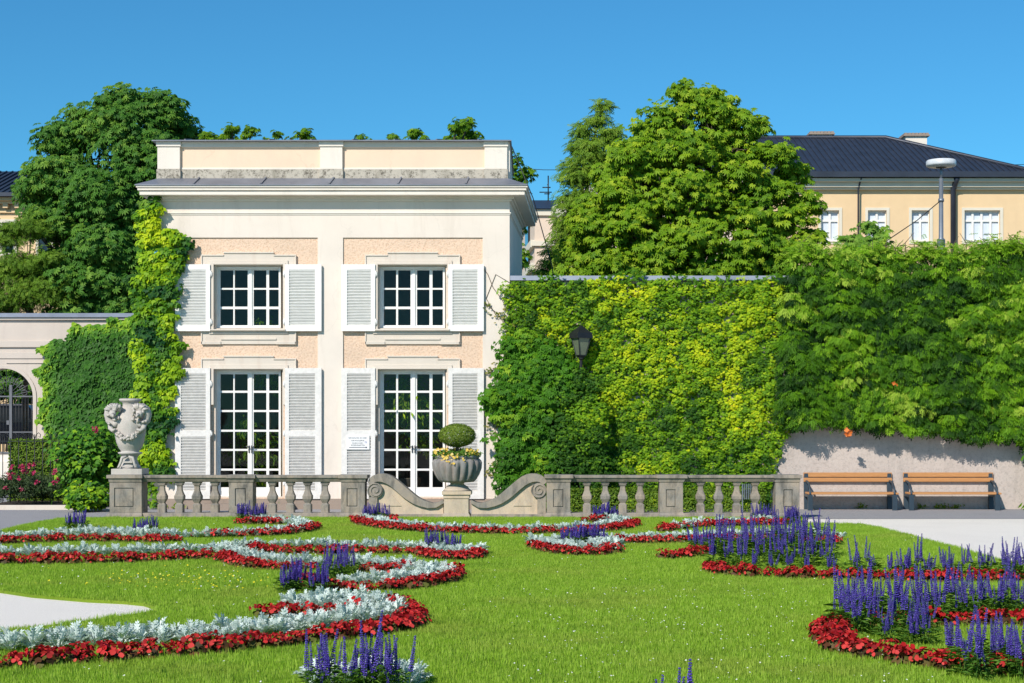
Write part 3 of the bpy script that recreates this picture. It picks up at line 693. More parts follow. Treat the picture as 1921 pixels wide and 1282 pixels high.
for cx, xs, k in ((466.5, xs1, 0), (774, xs2, 1)):
    o = casement(cx, xs, yu, (cx-61, cx+61, 501, 616), 618, pav)
    u = surround(cx, 478.5, 646, 5, 497, 618, True).build('surround', M['surround'], o, bevel=.004)
    o = casement(cx, xs, yd, (cx-61, cx+61, 694, 933), 934, pav, True)
    u = surround(cx, 673, 760, 5, 693, 934).build('surround', M['surround'], o, bevel=.004)
    rv = MB()
    for q in (op_u[k], op_d[k]):
        a, b_ = X(q[0]), X(q[1]); z0_, z1_ = Z(q[3]), Z(q[2]); y0_, y1_ = YF+s3+.001, YG+.08
        rv.box(a-.001, a+.02, y0_, y1_, z0_, z1_); rv.box(b_-.02, b_+.001, y0_, y1_, z0_, z1_); rv.box(a+.021, b_-.021, y0_, y1_, z1_-.018, z1_+.001)
        rv.box(a+.021, b_-.021, y0_, y1_, z0_-.001, z0_+.02)
    rv.build('reveal', M['surround'], pav)
YS = YF - .075
def shutter(x0, x1, y0, y1, lv, side, mat):
    m = MB(); lx0, lx1 = (x0+11, x1-8) if side < 0 else (x0+8, x1-12)
    x0, x1, lx0, lx1 = X(x0), X(x1), X(lx0), X(lx1)
    m.grid(x0, x1, Z(y1), Z(y0), [(lx0, lx1, Z(b_), Z(a)) for a, b_ in lv], YS, YS+.045)
    for a, b_ in lv:
        n_ = int(round((b_-a)/5.35)); z = Z(b_); dz = (Z(a)-Z(b_))/n_
        for i in range(n_):
            zz = z + dz*(i+.5); tl = random.uniform(-.003,.003)
            m.add([(lx0,YS+.003,zz+.014+tl),(lx1,YS+.003,zz+.014-tl),(lx1,YS+.036,zz-.034),(lx0,YS+.036,zz-.034),
                   (lx0,YS+.003,zz+.025+tl),(lx1,YS+.003,zz+.025-tl),(lx1,YS+.040,zz-.026),(lx0,YS+.040,zz-.026)], [(3,2,1,0),(4,5,6,7),(0,1,5,4),(1,2,6,5),(2,3,7,6),(3,0,4,7)])
        m.box(lx0-.01, lx1+.01, YS+.0455, YS+.05, Z(b_)-.01, Z(a)+.01)
    o = m.build('shutter', mat, pav, bevel=.003)
    hx = x1+.012 if side < 0 else x0-.012
    for q in (.14, .86) if y1-y0 < 200 else (.12, .5, .88):
        h = MB(); zz = Z(y0+(y1-y0)*q); h.tube([(hx,YS+.01,zz-.06),(hx,YS+.01,zz+.06)], .012, 8); h.box(hx-.025,hx+.025,YS+.008,YS+.05,zz-.035,zz+.035); h.build('hinge', M['paint'], o)
    return o
for cx, a in ((466.5,(330,395.5)),(774,(641,704.5))):
    b_ = (2*cx-a[1]-2, 2*cx-a[0]+1)
    shutter(a[0], a[1], 497, 622, [(507,611)], -1, M['paint']); shutter(b_[0], b_[1], 497, 622, [(507,611)], 1, M['paint'])
    shutter(a[0], a[1], 691, 936, [(701,808),(819,921)], -1, M['paint2']); shutter(b_[0], b_[1], 691, 936, [(701,808),(819,921)], 1, M['paint2'])
# orange trees kept inside, seen through the panes
for i, (px, pz, r, nm) in enumerate(((755,1.75,.8,'leafy potted tree behind the right French door'),(455,1.0,.6,'potted shrub behind the left French door'),(488,2.9,.7,'green plant seen through the left upper window'))):
    x = X(px); t = empty('potted_tree', (x, YF+.7, .15)); tag(t, nm, 'potted tree')
    foliage('crown', [crown([(x, YF+1.1, pz, r), (x+.2, YF+.85, pz-.5, r*.55), (x-.1, YF+.85, pz+.5, r*.5)], 1800, .12, T_LANCE)], M['chest'], t)
    q = MB(); q.lathe((x, YF+1.1, .151), [(.2,0),(.28,.4),(.30,.42),(.24,.41)], 16); q.build('pot', M['plinth'], t)
    q = MB(); q.tube([(x, YF+1.1, .5), (x, YF+1.1, pz)], .04, 8); q.build('trunk', M['bark'], t)
# sign on the shutter
sg = empty('door_sign', (X(672), YS-.012, Z(831))); tag(sg, 'small white sign in German with an arrow, fixed on the right hand door shutter', 'sign')
q = MB(); q.box(X(650.5), X(694), YS-.014, YS-.003, Z(843.5), Z(817)); q.build('board', M['sign'], sg, bevel=.002)
for txt, cx_, cy_, wd in (('EINGANG IN DIE',671.8,822,33.5),('ORANGERIE',672,827,24.5),('DURCH DEN',672,831.7,20),('ROSENGARTEN',672.5,835.6,26)):
    c_ = bpy.data.curves.new('lettering', 'FONT'); c_.body = txt; c_.size = .042; c_.align_x = 'CENTER'; c_.align_y = 'CENTER'; c_.extrude = .0008
    o = bpy.data.objects.new('lettering', c_); COL.objects.link(o); bpy.context.view_layer.update()
    me = bpy.data.meshes.new_from_object(o.evaluated_get(bpy.context.evaluated_depsgraph_get())); ww = o.dimensions.x; bpy.data.objects.remove(o)
    o = mesh_obj('lettering', me, M['text'], sg, (X(cx_), YS-.016, Z(cy_))); o.rotation_euler = (R(90),0,0); k_ = wd/98/ww; o.scale = (k_, min(k_*1.05, .85), 1)
q = MB(); q.box(X(656), X(688), YS-.0175, YS-.0145, Z(840)+.0, Z(839)); q.prism([(X(687),Z(841.4)),(X(690),Z(839.5)),(X(687),Z(837.6))], YS-.0175, YS-.0145); q.build('arrow', M['text'], sg)
q = MB(); 
for k in range(14):
    t0, t1 = 2*math.pi*k/14, 2*math.pi*(k+1)/14; q.bar((X(687.3)+.017*math.cos(t0),YS-.016,Z(829.8)+.017*math.sin(t0)), (X(687.3)+.017*math.cos(t1),YS-.016,Z(829.8)+.017*math.sin(t1)), .008, .003)
q.build('emblem', M['ring'], sg)

# ================================================================ GARDEN WALLS
w_ = MB(); x0, x1 = wx(957,YW), wx(2080,YW); w_.box(x0, x1, YW, YW+.45, -.02, Z(528, YW))
gw = empty('garden_wall', ((x0+x1)/2, YW, 0)); tag(gw, 'tall grey rendered garden wall with a sheet metal cap, under creepers behind the benches', 'wall')
w_.build('wall', M['greywall'], gw)
w_ = MB(); w_.frus((x0-.0, x1, YW-.10, YW+.52, Z(527, YW)), (x0, x1, YW-.08, YW+.5, Z(527, YW)+.09)); w_.build('wall_cap', M['cap'], gw)
# left wall with gate, farther back and slightly raised
YL = 48.0
gz = .0
gwl = empty('gate_wall', (wx(130,YL), YL, 0)); tag(gwl, 'pinkish plaster wall with an arched gateway on the far left', 'wall')
xa, xb = wx(-1100,YL), wx(330,YL); ax, ar = wx(6,YL), (62-6)*YL/F; zsp = wz(745,YL); zg = wz(853,YL)
w_ = MB(); pts = [(xa,0),(ax-ar,0)] + [(ax-ar*math.cos(t), zsp+ar*math.sin(t)*.95) for t in [math.pi*i/20 for i in range(21)]] + [(ax+ar,0),(xb,0),(xb,wz(601,YL)),(xa,wz(601,YL))]
w_.prism(pts, YL, YL+.6); w_.build('wall', M['gatewall'], gwl)
w_ = MB(); w_.box(xa, xb, YL-.10, YL+.7, wz(600.8,YL), wz(596,YL)); w_.box(xa, wx(112,YL), YL-.07, YL-.001, wz(652,YL), wz(640,YL)); w_.box(xa, wx(86,YL), YL-.035, YL-.001, wz(673,YL), wz(680,YL)+.3)
w_.box(wx(13,YL)-.02, wx(86,YL), YL-.035, YL-.002, wz(682,YL), wz(680,YL))
A_ = [(ax-ar*math.cos(t), zsp+ar*math.sin(t)*.95) for t in [math.pi*i/20 for i in range(21)]]; Bb = [(ax-(ar+.11)*math.cos(t), zsp+(ar+.11)*math.sin(t)*.95) for t in [math.pi*i/20 for i in range(21)]]
w_.strip([(ax-ar,zg)]+A_+[(ax+ar,zg)], [(ax-ar-.11,zg)]+Bb+[(ax+ar+.11,zg)], YL-.03, YL-.003)
w_.build('moulding', M['gatewall'], gwl, bevel=.01)
w_ = MB(); w_.frus((xa, xb, YL-.16, YL+.76, wz(595.9,YL)), (xa, xb, YL-.05, YL+.65, wz(588,YL))); w_.build('wall_cap', M['cap'], gwl)
w_ = MB(); w_.box(ax-ar-.4, ax+ar+.3, YL-1.2, YL+.6-.002, 0, zg); w_.box(ax-ar-.4, ax+ar+.3, YL-1.6, YL-1.202, 0, zg-.2); w_.build('threshold', M['parapet'], gwl)
# gate
gt = empty('iron_gate', (ax, YL+.3, zg)); tag(gt, 'wrought iron gate with vertical bars in the arched gateway', 'gate')
q = MB()
for i in range(-9, 10):
    x = ax + i*ar/9.5; h_ = wz(742,YL)
    q.tube([(x,YL+.3,zg+.06),(x,YL+.3,h_)], .012, 6)
for i in range(-14, 15):
    x = ax + i*ar/15; q.tube([(x,YL+.3,zg+.06),(x,YL+.3,wz(815,YL))], .010, 5)
q.build('bars', M['iron'], gt, fix=False)
q = MB(); q.box(ax-ar, ax+ar, YL+.27, YL+.33, wz(745,YL), wz(742.5,YL)); q.box(ax-ar, ax+ar, YL+.27, YL+.33, zg+.02, zg+.08); q.box(ax-ar, ax+ar, YL+.28, YL+.32, wz(812,YL), wz(810,YL))
q.box(ax+.10, ax+.18, YL+.25, YL+.34, zg+.01, wz(722,YL)); q.box(ax+.02, ax+.10, YL+.24, YL+.34, wz(797,YL), wz(789,YL)); q.build('frame', M['greyiron'], gt)
q = MB()
for i in range(1, 12):
    t = math.pi*i/12; q.tube([(ax+.16*math.cos(t),YL+.3,zsp+.16*math.sin(t)),(ax+ar*.97*math.cos(t),YL+.3,zsp+ar*.93*math.sin(t))], .010, 5)
    t2 = math.pi*(i+.5)/12; c_ = (ax+ar*.62*math.cos(t), zsp+ar*.6*math.sin(t)); q.tube([(c_[0]+.09*math.cos(k*.9), YL+.3, c_[1]+.09*math.sin(k*.9)) for k in range(8)], .008, 5)
q.build('fanlight', M['greyiron'], gt, fix=False)
# car beyond the gate
def side_profile(L, Hh): return [(-L/2,.35),(-L/2,.95),(-L/2+.25,1.05),(-L/2+.75,Hh-.1),(-L/2+1.1,Hh),(L/2-1.7,Hh),(L/2-1.05,1.1),(L/2-.1,.95),(L/2,.7),(L/2,.35)]
Yc = 56; cxx = wx(30,Yc); zz0 = 0.62
car = empty('parked_car', (cxx, Yc, zz0)); tag(car, 'black car parked in the street behind the iron gate', 'car')
q = MB(); q.prism([(cxx+x, zz0+z) for x, z in side_profile(4.6,1.75)], Yc-.85, Yc+.85); q.build('body', M['carpaint'], car, bevel=.06)
for xa_, xb_ in ((-1.6,-.5),(-.4,.85)):
    q = MB(); q.prism([(cxx+xa_,zz0+1.1),(cxx+xb_,zz0+1.1),(cxx+xb_-.1 if xb_<0 else cxx+xb_-.35,zz0+1.6),(cxx+xa_+.1,zz0+1.6)], Yc-.87, Yc-.851); q.build('window', M['carglass'], car)
for x in (-1.45, 1.45):
    q = MB(); q.lathe((0,0,0), [(.33,0),(.35,.05),(.35,.18),(.33,.22)], 20); q.v = [(cxx+x+a, Yc-.9+c_, zz0+.35+b_) for a,b_,c_ in q.v]; wh = q.build('wheel', M['rubber'], car)
    q = MB(); q.lathe((0,0,0), [(.2,0),(.21,.02)], 16); q.v = [(cxx+x+a, Yc-.925+c_, zz0+.35+b_) for a,b_,c_ in q.v]; q.build('rim', M['steel'], wh)
q = MB(); q.box(wx(-80,52), wx(420,58), 50, 75, 0, zz0); tag(q.build('street', M['asphalt']), kind='structure')
# ================================================================ BALUSTRADE
def XB(px): return wx(px, YB)
def ZB(py): return wz(py, YB)
def pedestal(par, c0, c1, s0, s1, b0, b1, pn, ym=.34, mat='stone'):
    m = MB(); y0 = YB+.05; y1 = y0+ym
    m.frus((XB(b0), XB(b1), YB, y1+.05, -.03), (XB(b0)+.015, XB(b1)-.015, YB+.01, y1+.04, ZB(968)))
    m.frus((XB(b0)+.02, XB(b1)-.02, YB+.012, y1+.038, ZB(968)), (XB(s0), XB(s1), y0, y1, ZB(962)))
    px0, px1, pz0, pz1 = XB(pn[0]), XB(pn[1]), ZB(pn[3]), ZB(pn[2])
    m.grid(XB(s0), XB(s1), ZB(962), ZB(905.5), [(px0,px1,pz0,pz1)], y0, y0+.022); m.box(XB(s0), XB(s1), y0+.0221, y1, ZB(962), ZB(905.5))
    e_ = .012; m.frus((px0+e_,px1-e_,y0+.006,y0+.022,pz0+e_), (px0+e_,px1-e_,y0+.006,y0+.022,pz1-e_))
    m.frus((XB(s0)-.01, XB(s1)+.01, y0-.01, y1+.01, ZB(905.4)), (XB(c0)+.025, XB(c1)-.025, YB+.02, y1+.03, ZB(898)))
    m.box(XB(c0), XB(c1), YB-.005, y1+.055, ZB(897.9), ZB(891.5))
    return m.build('pedestal', M[mat], par, bevel=.006)
bal_prof = [(.070,0),(.070,.135),(.052,.150),(.046,.165),(.052,.178),(.082,.235),(.084,.285),(.066,.325),(.047,.38),(.042,.44),(.046,.465),(.062,.472),(.062,.487),(.056,.49),(.056,.497),(.074,.50),(.074,.53)]
def baluster(par, px):
    m = MB(); H_ = ZB(905) - ZB(963); k = H_/.53
    m.lathe((XB(px), YB+.22, ZB(963)), [(r*(1.0), z*k) for r, z in bal_prof], 8, smooth=False, sq=.82)
    return m.build('baluster', M['stone'], par)
def rail(par, a, b_):
    m = MB(); x0, x1 = XB(a), XB(b_)
    m.box(x0, x1, YB+.06, YB+.38, ZB(897.5), ZB(892.3)); m.frus((x0,x1,YB+.12,YB+.32,ZB(905)), (x0,x1,YB+.075,YB+.365,ZB(897.6)))
    return m.build('rail', M['stone'], par, bevel=.008)
def plinth(par, a, b_):
    m = MB(); x0, x1 = XB(a), XB(b_); m.box(x0, x1, YB+.07, YB+.37, -.03, ZB(963)); return m.build('base', M['stone'], par, bevel=.01)
bl = empty('balustrade', (XB(445), YB+.2, 0)); tag(bl, 'weathered stone balustrade with square balusters, on the left below the French doors', 'balustrade')
pedestal(bl, 199.5, 267, 204, 264.5, 195, 268, (213,249,916,952), .42)
pedestal(bl, 423.5, 478.5, 428, 473.5, 422, 480, (440,460,917,950)); pedestal(bl, 634, 689, 639, 684, 632.5, 688, (650,670,917,951))
rail(bl, 264.6, 428); rail(bl, 473.7, 638.9); plinth(bl, 264.6, 428); plinth(bl, 473.7, 638.9)
for px in (299,332,365,399,  507.5,541.5,574,607): baluster(bl, px)
br_ = empty('balustrade', (XB(1262), YB+.2, 0)); tag(br_, 'weathered stone balustrade with square balusters, on the right in front of the yellow green creeper', 'balustrade')
pedestal(br_, 1021.5, 1076, 1025.5, 1070, 1020, 1076, (1038,1057,919,952)); pedestal(br_, 1233, 1290, 1238, 1282, 1232, 1289, (1250,1268,919,952)); pedestal(br_, 1452.5, 1505, 1456, 1501, 1452, 1505, (1471,1488,919,952))
rail(br_, 1070.2, 1237.8); rail(br_, 1282.2, 1455.8); plinth(br_, 1070.2, 1237.8); plinth(br_, 1282.2, 1455.8)
for px in (1102,1136.5,1169.5,1202.5,  1316.5,1350.5,1385,1419.5): baluster(br_, px)
top = [(689.5,906),(692,898),(699,892.5),(708,889.7),(718,889.3),(727,891),(736,895),(745,901.5),(754,909),(764,917.5),(775,927),(785,934.5),(797,940.5),(811,944.7),(822,943),(831,938.5)]
bot = [(697,911),(699.5,907.5),(703,905),(708,904),(715,904.7),(722,907),(730,911.5),(738,918),(746,925),(755,933),(765,940),(775,946),(787,950.5),(802,954),(818,953),(833,944)]
def scroll(par, mir):
    fx = (lambda p: 2*857.5-p) if mir else (lambda p: p)
    T = [(XB(fx(x)), ZB(y)) for x, y in top]; Bq = [(XB(fx(x)), ZB(y)) for x, y in bot]
    m = MB(); m.strip(T, Bq, YB+.06, YB+.36, 0)
    body = [(XB(fx(x)), ZB(y+.8)) for x, y in top[1:]] + [(XB(fx(831)), ZB(966)), (XB(fx(690)), ZB(966))]
    m2 = MB(); m2.prism(body, YB+.12, YB+.33)
    m2.prism([(XB(fx(718)),ZB(950)),(XB(fx(752)),ZB(950)),(XB(fx(735)),ZB(930))], YB+.105, YB+.119)
    # volute disc with raised spiral
    cx_, cz_ = XB(fx(703.5)), ZB(920.5)
    n_ = 28; m.add([(cx_+.128*math.cos(2*math.pi*k/n_), y, cz_+.128*math.sin(2*math.pi*k/n_)) for y in (YB+.065, YB+.35) for k in range(n_)],
        [tuple(range(n_)), tuple(range(2*n_-1, n_-1, -1))] + [(k,(k+1)%n_,(k+1)%n_+n_,k+n_) for k in range(n_)], 0)
    sp = []; 
    for k in range(34):
        t = k/33; a_ = (math.pi*.75 + t*4.2*math.pi)*( -1 if not mir else 1); r_ = .125*(1-t)**.8 + .012
        if mir: a_ += math.pi*.0
        sp.append((cx_ + r_*math.cos(a_), YB+.06, cz_ + r_*math.sin(a_)))
    m.tube(sp, .014, 6, 0)
    m.strip([(XB(fx(690.5)),ZB(930)),(XB(fx(691)),ZB(966))], [(XB(fx(707)),ZB(933)),(XB(fx(707)),ZB(966))], YB+.075, YB+.34)
    b1 = m.build('scroll_band', M['stone'], par, bevel=.006); b2 = m2.build('scroll_panel', M['stonew'], par)
    m = MB(); m.box(min(XB(fx(689.5)),XB(fx(832))), max(XB(fx(689.5)),XB(fx(832))), YB+.05, YB+.37, -.03, ZB(965.5)); m.build('base', M['stone'], par, bevel=.01)
for mir, lb in ((0, 'low scroll shaped stone wall with a volute, left of the planter'), (1, 'low scroll shaped stone wall with a volute, right of the planter')):
    t = empty('scroll_wall', (XB(2*857.5-760 if mir else 760), YB+.2, 0)); tag(t, lb, 'stone wall'); scroll(t, mir)
# central pedestal and planter
pc = MB(); y0 = YB+.04
pc.frus((XB(826.5), XB(885), YB-.04, YB+.5, -.03), (XB(828), XB(883), YB-.03, YB+.49, ZB(970))); pc.frus((XB(828), XB(883), YB-.03, YB+.49, ZB(970)+.001), (XB(832.5), XB(879), y0, YB+.44, ZB(963)))
pc.box(XB(832.5), XB(879), y0, YB+.44, ZB(963), ZB(936)); pc.box(XB(831), XB(880.5), y0-.015, YB+.455, ZB(935.9), ZB(929)); pc.box(XB(828.5), XB(884), y0-.04, YB+.48, ZB(928.9), ZB(922))
pd = pc.build('stone_pedestal', M['stonew'], bevel=.008); tag(pd, 'sandy square stone pedestal under the round planter', 'pedestal')
cxp, cyp = XB(856.3), YB+.24
pl = empty('stone_planter', (cxp, cyp, ZB(922)+.001)); tag(pl, 'grey fluted stone bowl planter on the central pedestal, with a clipped box ball', 'planter')
def zr(py): return ZB(py) - ZB(922)
q = MB(); q.lathe((cxp,cyp,ZB(922)+.001), [(.235,0),(.235,zr(920)),(.20,zr(917)),(.185,zr(914)),(.12,zr(910)),(.115,zr(908)),(.15,zr(906))], 28); q.build('foot', M['stonew'], pl)
amp = lambda z: .20*max(0, min(1, (z-zr(904))/.1))*max(.25, min(1, (zr(862)-z)/.15))
q = MB(); q.lathe((cxp,cyp,ZB(922)+.001), [(.17,zr(906.5)),(.29,zr(905)),(.325,zr(901)),(.36,zr(891)),(.395,zr(880)),(.42,zr(869)),(.412,zr(865)),(.385,zr(862)),(.37,zr(861))], 144, lobes=(18, amp)); q.build('bowl', M['bowl'], pl)
q = MB(); q.lathe((cxp,cyp,ZB(922)+.001), [(.33,zr(862)),(.375,zr(861)),(.382,zr(859)),(.382,zr(856)),(.36,zr(855)),(.33,zr(857)),(.32,zr(859))], 40); q.build('rim', M['bowl'], pl)
q = MB(); q.lathe((cxp,cyp,ZB(922)+.001), [(.33,zr(859.5)),(.33,zr(858)),(.1,zr(856.5))], 24); q.build('soil', M['soil'], pl)
bx_ = empty('box_ball', (cxp, cyp, ZB(857))); tag(bx_, 'round clipped boxwood topiary growing in the stone planter', 'topiary')
n_ = 9000; u = rdir(n_); rad = np.array([.325,.325,.205])*1.0; P_ = np.array([cxp, cyp, ZB(817.5)]) + u*rad*rng.uniform(.86,1.0,(n_,1))
foliage('crown', [leaves(P_, u+rdir(n_)*.6, rdir(n_)+[0,0,.3], .026*rng.uniform(.7,1.3,n_), rng.normal(.5,.2,n_), T_KITE)], M['box'], bx_)
q = MB(); q.tube([(cxp,cyp,ZB(858)),(cxp+.01,cyp,ZB(820))], .03, 8); q.build('trunk', M['bark'], bx_)
pn = empty('pansies', (cxp, cyp, ZB(858))); tag(pn, 'yellow and pale pansies spilling over the planter rim', 'flowers', None, 'stuff')
n_ = 1300; a_ = rng.uniform(0,2*math.pi,n_); r_ = .40*np.sqrt(rng.uniform(.02,1,n_)); P_ = np.stack([cxp+r_*np.cos(a_), cyp+r_*np.sin(a_), ZB(858)+rng.uniform(.0,.10,n_)*(1.3-r_*1.5)], 1)
foliage('leaves', [leaves(P_, rdir(n_)*.8+[0,-.2,.7], rdir(n_)+[0,0,.2], .07*rng.uniform(.6,1.3,n_), rng.normal(.5,.2,n_), T_LANCE)], M['sal_l'], pn)
n_ = 330; a_ = rng.uniform(0,2*math.pi,n_); r_ = .40*np.sqrt(rng.uniform(.1,1,n_)); xx = r_*np.cos(a_)
drop = np.where((np.abs(xx+.05) < .2) & (np.sin(a_) < 0), rng.uniform(-.12,.06,n_), rng.uniform(.02,.13,n_)); keep = (np.abs(xx) < .25) | (rng.random(n_) < .35)
P_ = np.stack([cxp+xx, cyp+r_*np.sin(a_)-np.where(drop < 0, .06, 0), ZB(857)+drop], 1)[keep]; k = len(P_)
foliage('blooms', [leaves(P_, rdir(k)*.4+[0,-1,.5], rdir(k)+[0,0,.4], .055*rng.uniform(.6,1.2,k), rng.uniform(0,.85,k), T_PETAL)], M['pansy'], pn)
# carved urn
ucx, ucy = XB(236.5), YB+.28
ur = empty('garden_urn', (ucx, ucy, ZB(891))); tag(ur, 'tall pale carved stone urn with handles and garlands on the left end pedestal', 'urn')
def zu(py): return ZB(py) - ZB(891)
q = MB(); q.box(ucx-.265, ucx+.265, ucy-.25, ucy+.25, ZB(891.4), ZB(880)); q.build('plinth_block', M['urn'], ur, bevel=.01)
prof = [(.19,880),(.185,877),(.15,872),(.12,864),(.125,858),(.16,854),(.20,852),(.21,849.5),(.15,848),(.16,846),(.20,840),(.235,830),(.255,818),(.265,806),(.27,795),(.255,786),(.215,778),(.165,771),(.135,765),(.125,760),(.13,756),(.17,753),(.185,751.5),(.185,748.5),(.17,747.5),(.12,751)]
q = MB(); q.lathe((ucx,ucy,ZB(891)), [(r_, zu(y_)) for r_, y_ in prof], 36); q.build('body', M['urn'], ur)
for sx in (-1, 1):     # winged, curling figures on the shoulders
    q = MB(); B0 = Vector((ucx+sx*.13, ucy-.12, ZB(771)))
    c_ = [(-.02,.02),(.05,.06),(.12,.055),(.18,.01),(.205,-.07),(.19,-.16),(.14,-.22),(.07,-.23),(.03,-.17),(.05,-.11),(.10,-.10)]
    q.tube([B0+Vector((sx*a_, -.05-.025*math.sin(i), b_)) for i, (a_, b_) in enumerate(c_)], [.05,.075,.085,.085,.075,.07,.065,.06,.05,.04,.02], 10)
    for k in range(8):   # feathered shell rising from the shoulder
        t = k/7; ang = R(20+100*t) if sx > 0 else R(160-100*t); o_ = B0+Vector((sx*.07, -.06, -.02)); e_ = o_ + Vector((math.cos(ang)*.19, -.07+.02*math.sin(k*2), math.sin(ang)*.15))
        q.tube([o_, o_.lerp(e_, .6)+Vector((0,-.05,.02)), e_], [.022,.032,.012], 6)
    for k in range(16):
        q.ball(B0+Vector((sx*random.uniform(-.02,.20), -.09-random.uniform(0,.07), random.uniform(-.22,.08))), (random.uniform(.02,.045), .03, random.uniform(.02,.04)), 7, 5, 0, .3)
    q.ball(B0+Vector((sx*.10, -.16, -.05)), (.06,.05,.07), 9, 7, 0, .12); q.tube([B0+Vector((sx*.09,-.2,-.06)), B0+Vector((sx*.07,-.245,-.09)), B0+Vector((sx*.065,-.22,-.13))], [.03,.022,.01], 7)
    q.tube([B0+Vector((sx*.16,-.04,-.2)), B0+Vector((sx*.15,-.10,-.30)), B0+Vector((sx*.10,-.14,-.34)), B0+Vector((sx*.05,-.15,-.31))], [.05,.045,.035,.015], 8)
    q.build('handle', M['urn'], ur, fix=False)
q = MB(); core = []
for k in range(24):
    t = k/23; x = -.24+.48*t; z = ZB(806) - .15*math.sin(math.pi*t); core.append((ucx+x, ucy-math.sqrt(max(.015, .272**2-x*x))*.97, z))
q.tube(core, .026, 8)
for x, y, z in core:
    for _ in range(4): q.ball((x+random.uniform(-.03,.03), y-random.uniform(0,.025), z+random.uniform(-.035,.035)), random.uniform(.015,.034), 6, 5, 0, .3)
q.build('garland', M['urn'], ur, fix=False)
q = MB()
for sx in (-1, 1): q.tube([(ucx+sx*.02,ucy-.18,ZB(857)),(ucx+sx*.09,ucy-.19,ZB(859)),(ucx+sx*.11,ucy-.19,ZB(867)),(ucx+sx*.14,ucy-.2,ZB(876)),(ucx+sx*.17,ucy-.19,ZB(878))], [.02,.028,.024,.024,.012], 7)
q.box(ucx-.08, ucx+.08, ucy-.19, ucy-.1, ZB(869), ZB(866)); q.box(ucx-.09, ucx+.09, ucy-.19, ucy-.1, ZB(877), ZB(874)); q.build('cartouche', M['urn'], ur, fix=False)

# ================================================================ BENCHES
def bench(x0, x1, label):
    Yf = 30.08; t = empty('park_bench', ((x0+x1)/2, Yf+.3, 0)); tag(t, label, 'bench', 'slatted benches against the garden wall')
    def zz(py): return wz(py, 30.15)
    for i, (a, b_) in enumerate(((888,896.5),(898,905.5))):
        q = MB(); y = Yf+.50-.02*i; q.box(x0, x1, y, y+.03, zz(b_), zz(a)); q.build('back_slat', M['wood'], t, bevel=.006)
    q = MB()
    for k in range(4): q.box(x0+.02, x1+.03, Yf+.05+k*.105, Yf+.14+k*.105, zz(928), zz(928)+.035)
    q.build('seat', M['wood'], t, bevel=.005)
    for xx in (x0+.05, x1-.05):
        q = MB(); zs = zz(928)-.002
        pr_ = [(.02,0),(.075,0),(.085,zs-.05),(.46,zs-.05),(.44,0),(.50,0),(.52,zs),(.545,zz(889)),(.50,zz(889)),(.49,zs+.02),(.44,zs),(.02,zs)]
        n0 = len(pr_); tri = tessellate_polygon([[Vector((a,b_,0)) for a,b_ in pr_]])
        q.add([(xx+dx, Yf+a, b_) for dx in (-.045,.045) for a,b_ in pr_], [tuple(v) for v in tri]+[tuple(v+n0 for v in w2) for w2 in tri]+[(k,(k+1)%n0,(k+1)%n0+n0,k+n0) for k in range(n0)])
        q.tube([(xx,Yf+.49,zs+.24),(xx,Yf+.36,zs+.235),(xx,Yf+.2,zs+.20),(xx,Yf+.08,zs+.12),(xx,Yf+.045,zs)], .022, 8)
        q.build('end_frame', M['bench_iron'], t, bevel=.008)
    return t
bench(wx(1515.5,30.1), wx(1684,30.1), 'wooden slat bench with blue grey iron legs, nearer the balustrade')
bench(wx(1705.5,30.1), wx(1877,30.1), 'wooden slat bench with blue grey iron legs, farther from the balustrade')
# ================================================================ LANTERN in the creeper
lx, ly = wx(1090,30.26), 30.26
ln = empty('lantern_post', (lx, ly, 0)); tag(ln, 'black four sided lantern on a post in front of the creeper', 'street lamp')
def zl(py): return wz(py, ly)
q = MB(); q.tube([(lx,ly,0),(lx,ly,.5),(lx,ly,zl(672))], [.05,.035,.03], 10); q.lathe((lx,ly,zl(676)), [(.03,0),(.05,.02),(.05,.05),(.03,.08)], 12); q.build('post', M['iron'], ln)
q = MB(); a, b_ = .095, .20
def rot4(r, z): return [(lx+r*math.cos(R(45+90*k)+.5)*1.25, ly+r*math.sin(R(45+90*k)+.5)*1.25, z) for k in range(4)]
def shell(m, r0, z0, r1, z1):
    A_, B_ = rot4(r0,z0), rot4(r1,z1); m.add(A_+B_, [(k,(k+1)%4,(k+1)%4+4,k+4) for k in range(4)])
q.add(rot4(.055,zl(671))+rot4(.075,zl(667)), [(0,1,2,3),(7,6,5,4)]+[(k,(k+1)%4,(k+1)%4+4,k+4) for k in range(4)])
lo_, hi_ = rot4(.075,zl(667)), rot4(.15,zl(634))
for k in range(4): q.bar(lo_[k], hi_[k], .018); q.bar(lo_[k], lo_[(k+1)%4], .016); q.bar(hi_[k], hi_[(k+1)%4], .02)
q.build('cage', M['iron'], ln)
q = MB(); q.add(rot4(.19,zl(635))+rot4(.17,zl(625)), [(0,1,2,3)]+[(k,(k+1)%4,(k+1)%4+4,k+4) for k in range(4)]); shell(q, .17, zl(625), .05, zl(614)); q.add(rot4(.05,zl(614))+rot4(.02,zl(611)), [(7,6,5,4)]+[(k,(k+1)%4,(k+1)%4+4,k+4) for k in range(4)]); q.build('roof', M['iron'], ln)
q = MB(); shell(q, .07, zl(667), .145, zl(634)); q.build('lantern_glass', M['frost'], ln)
q = MB(); q.ball((lx,ly,zl(652)), (.04,.04,.08)); q.build('bulb', M['lamp'], ln)
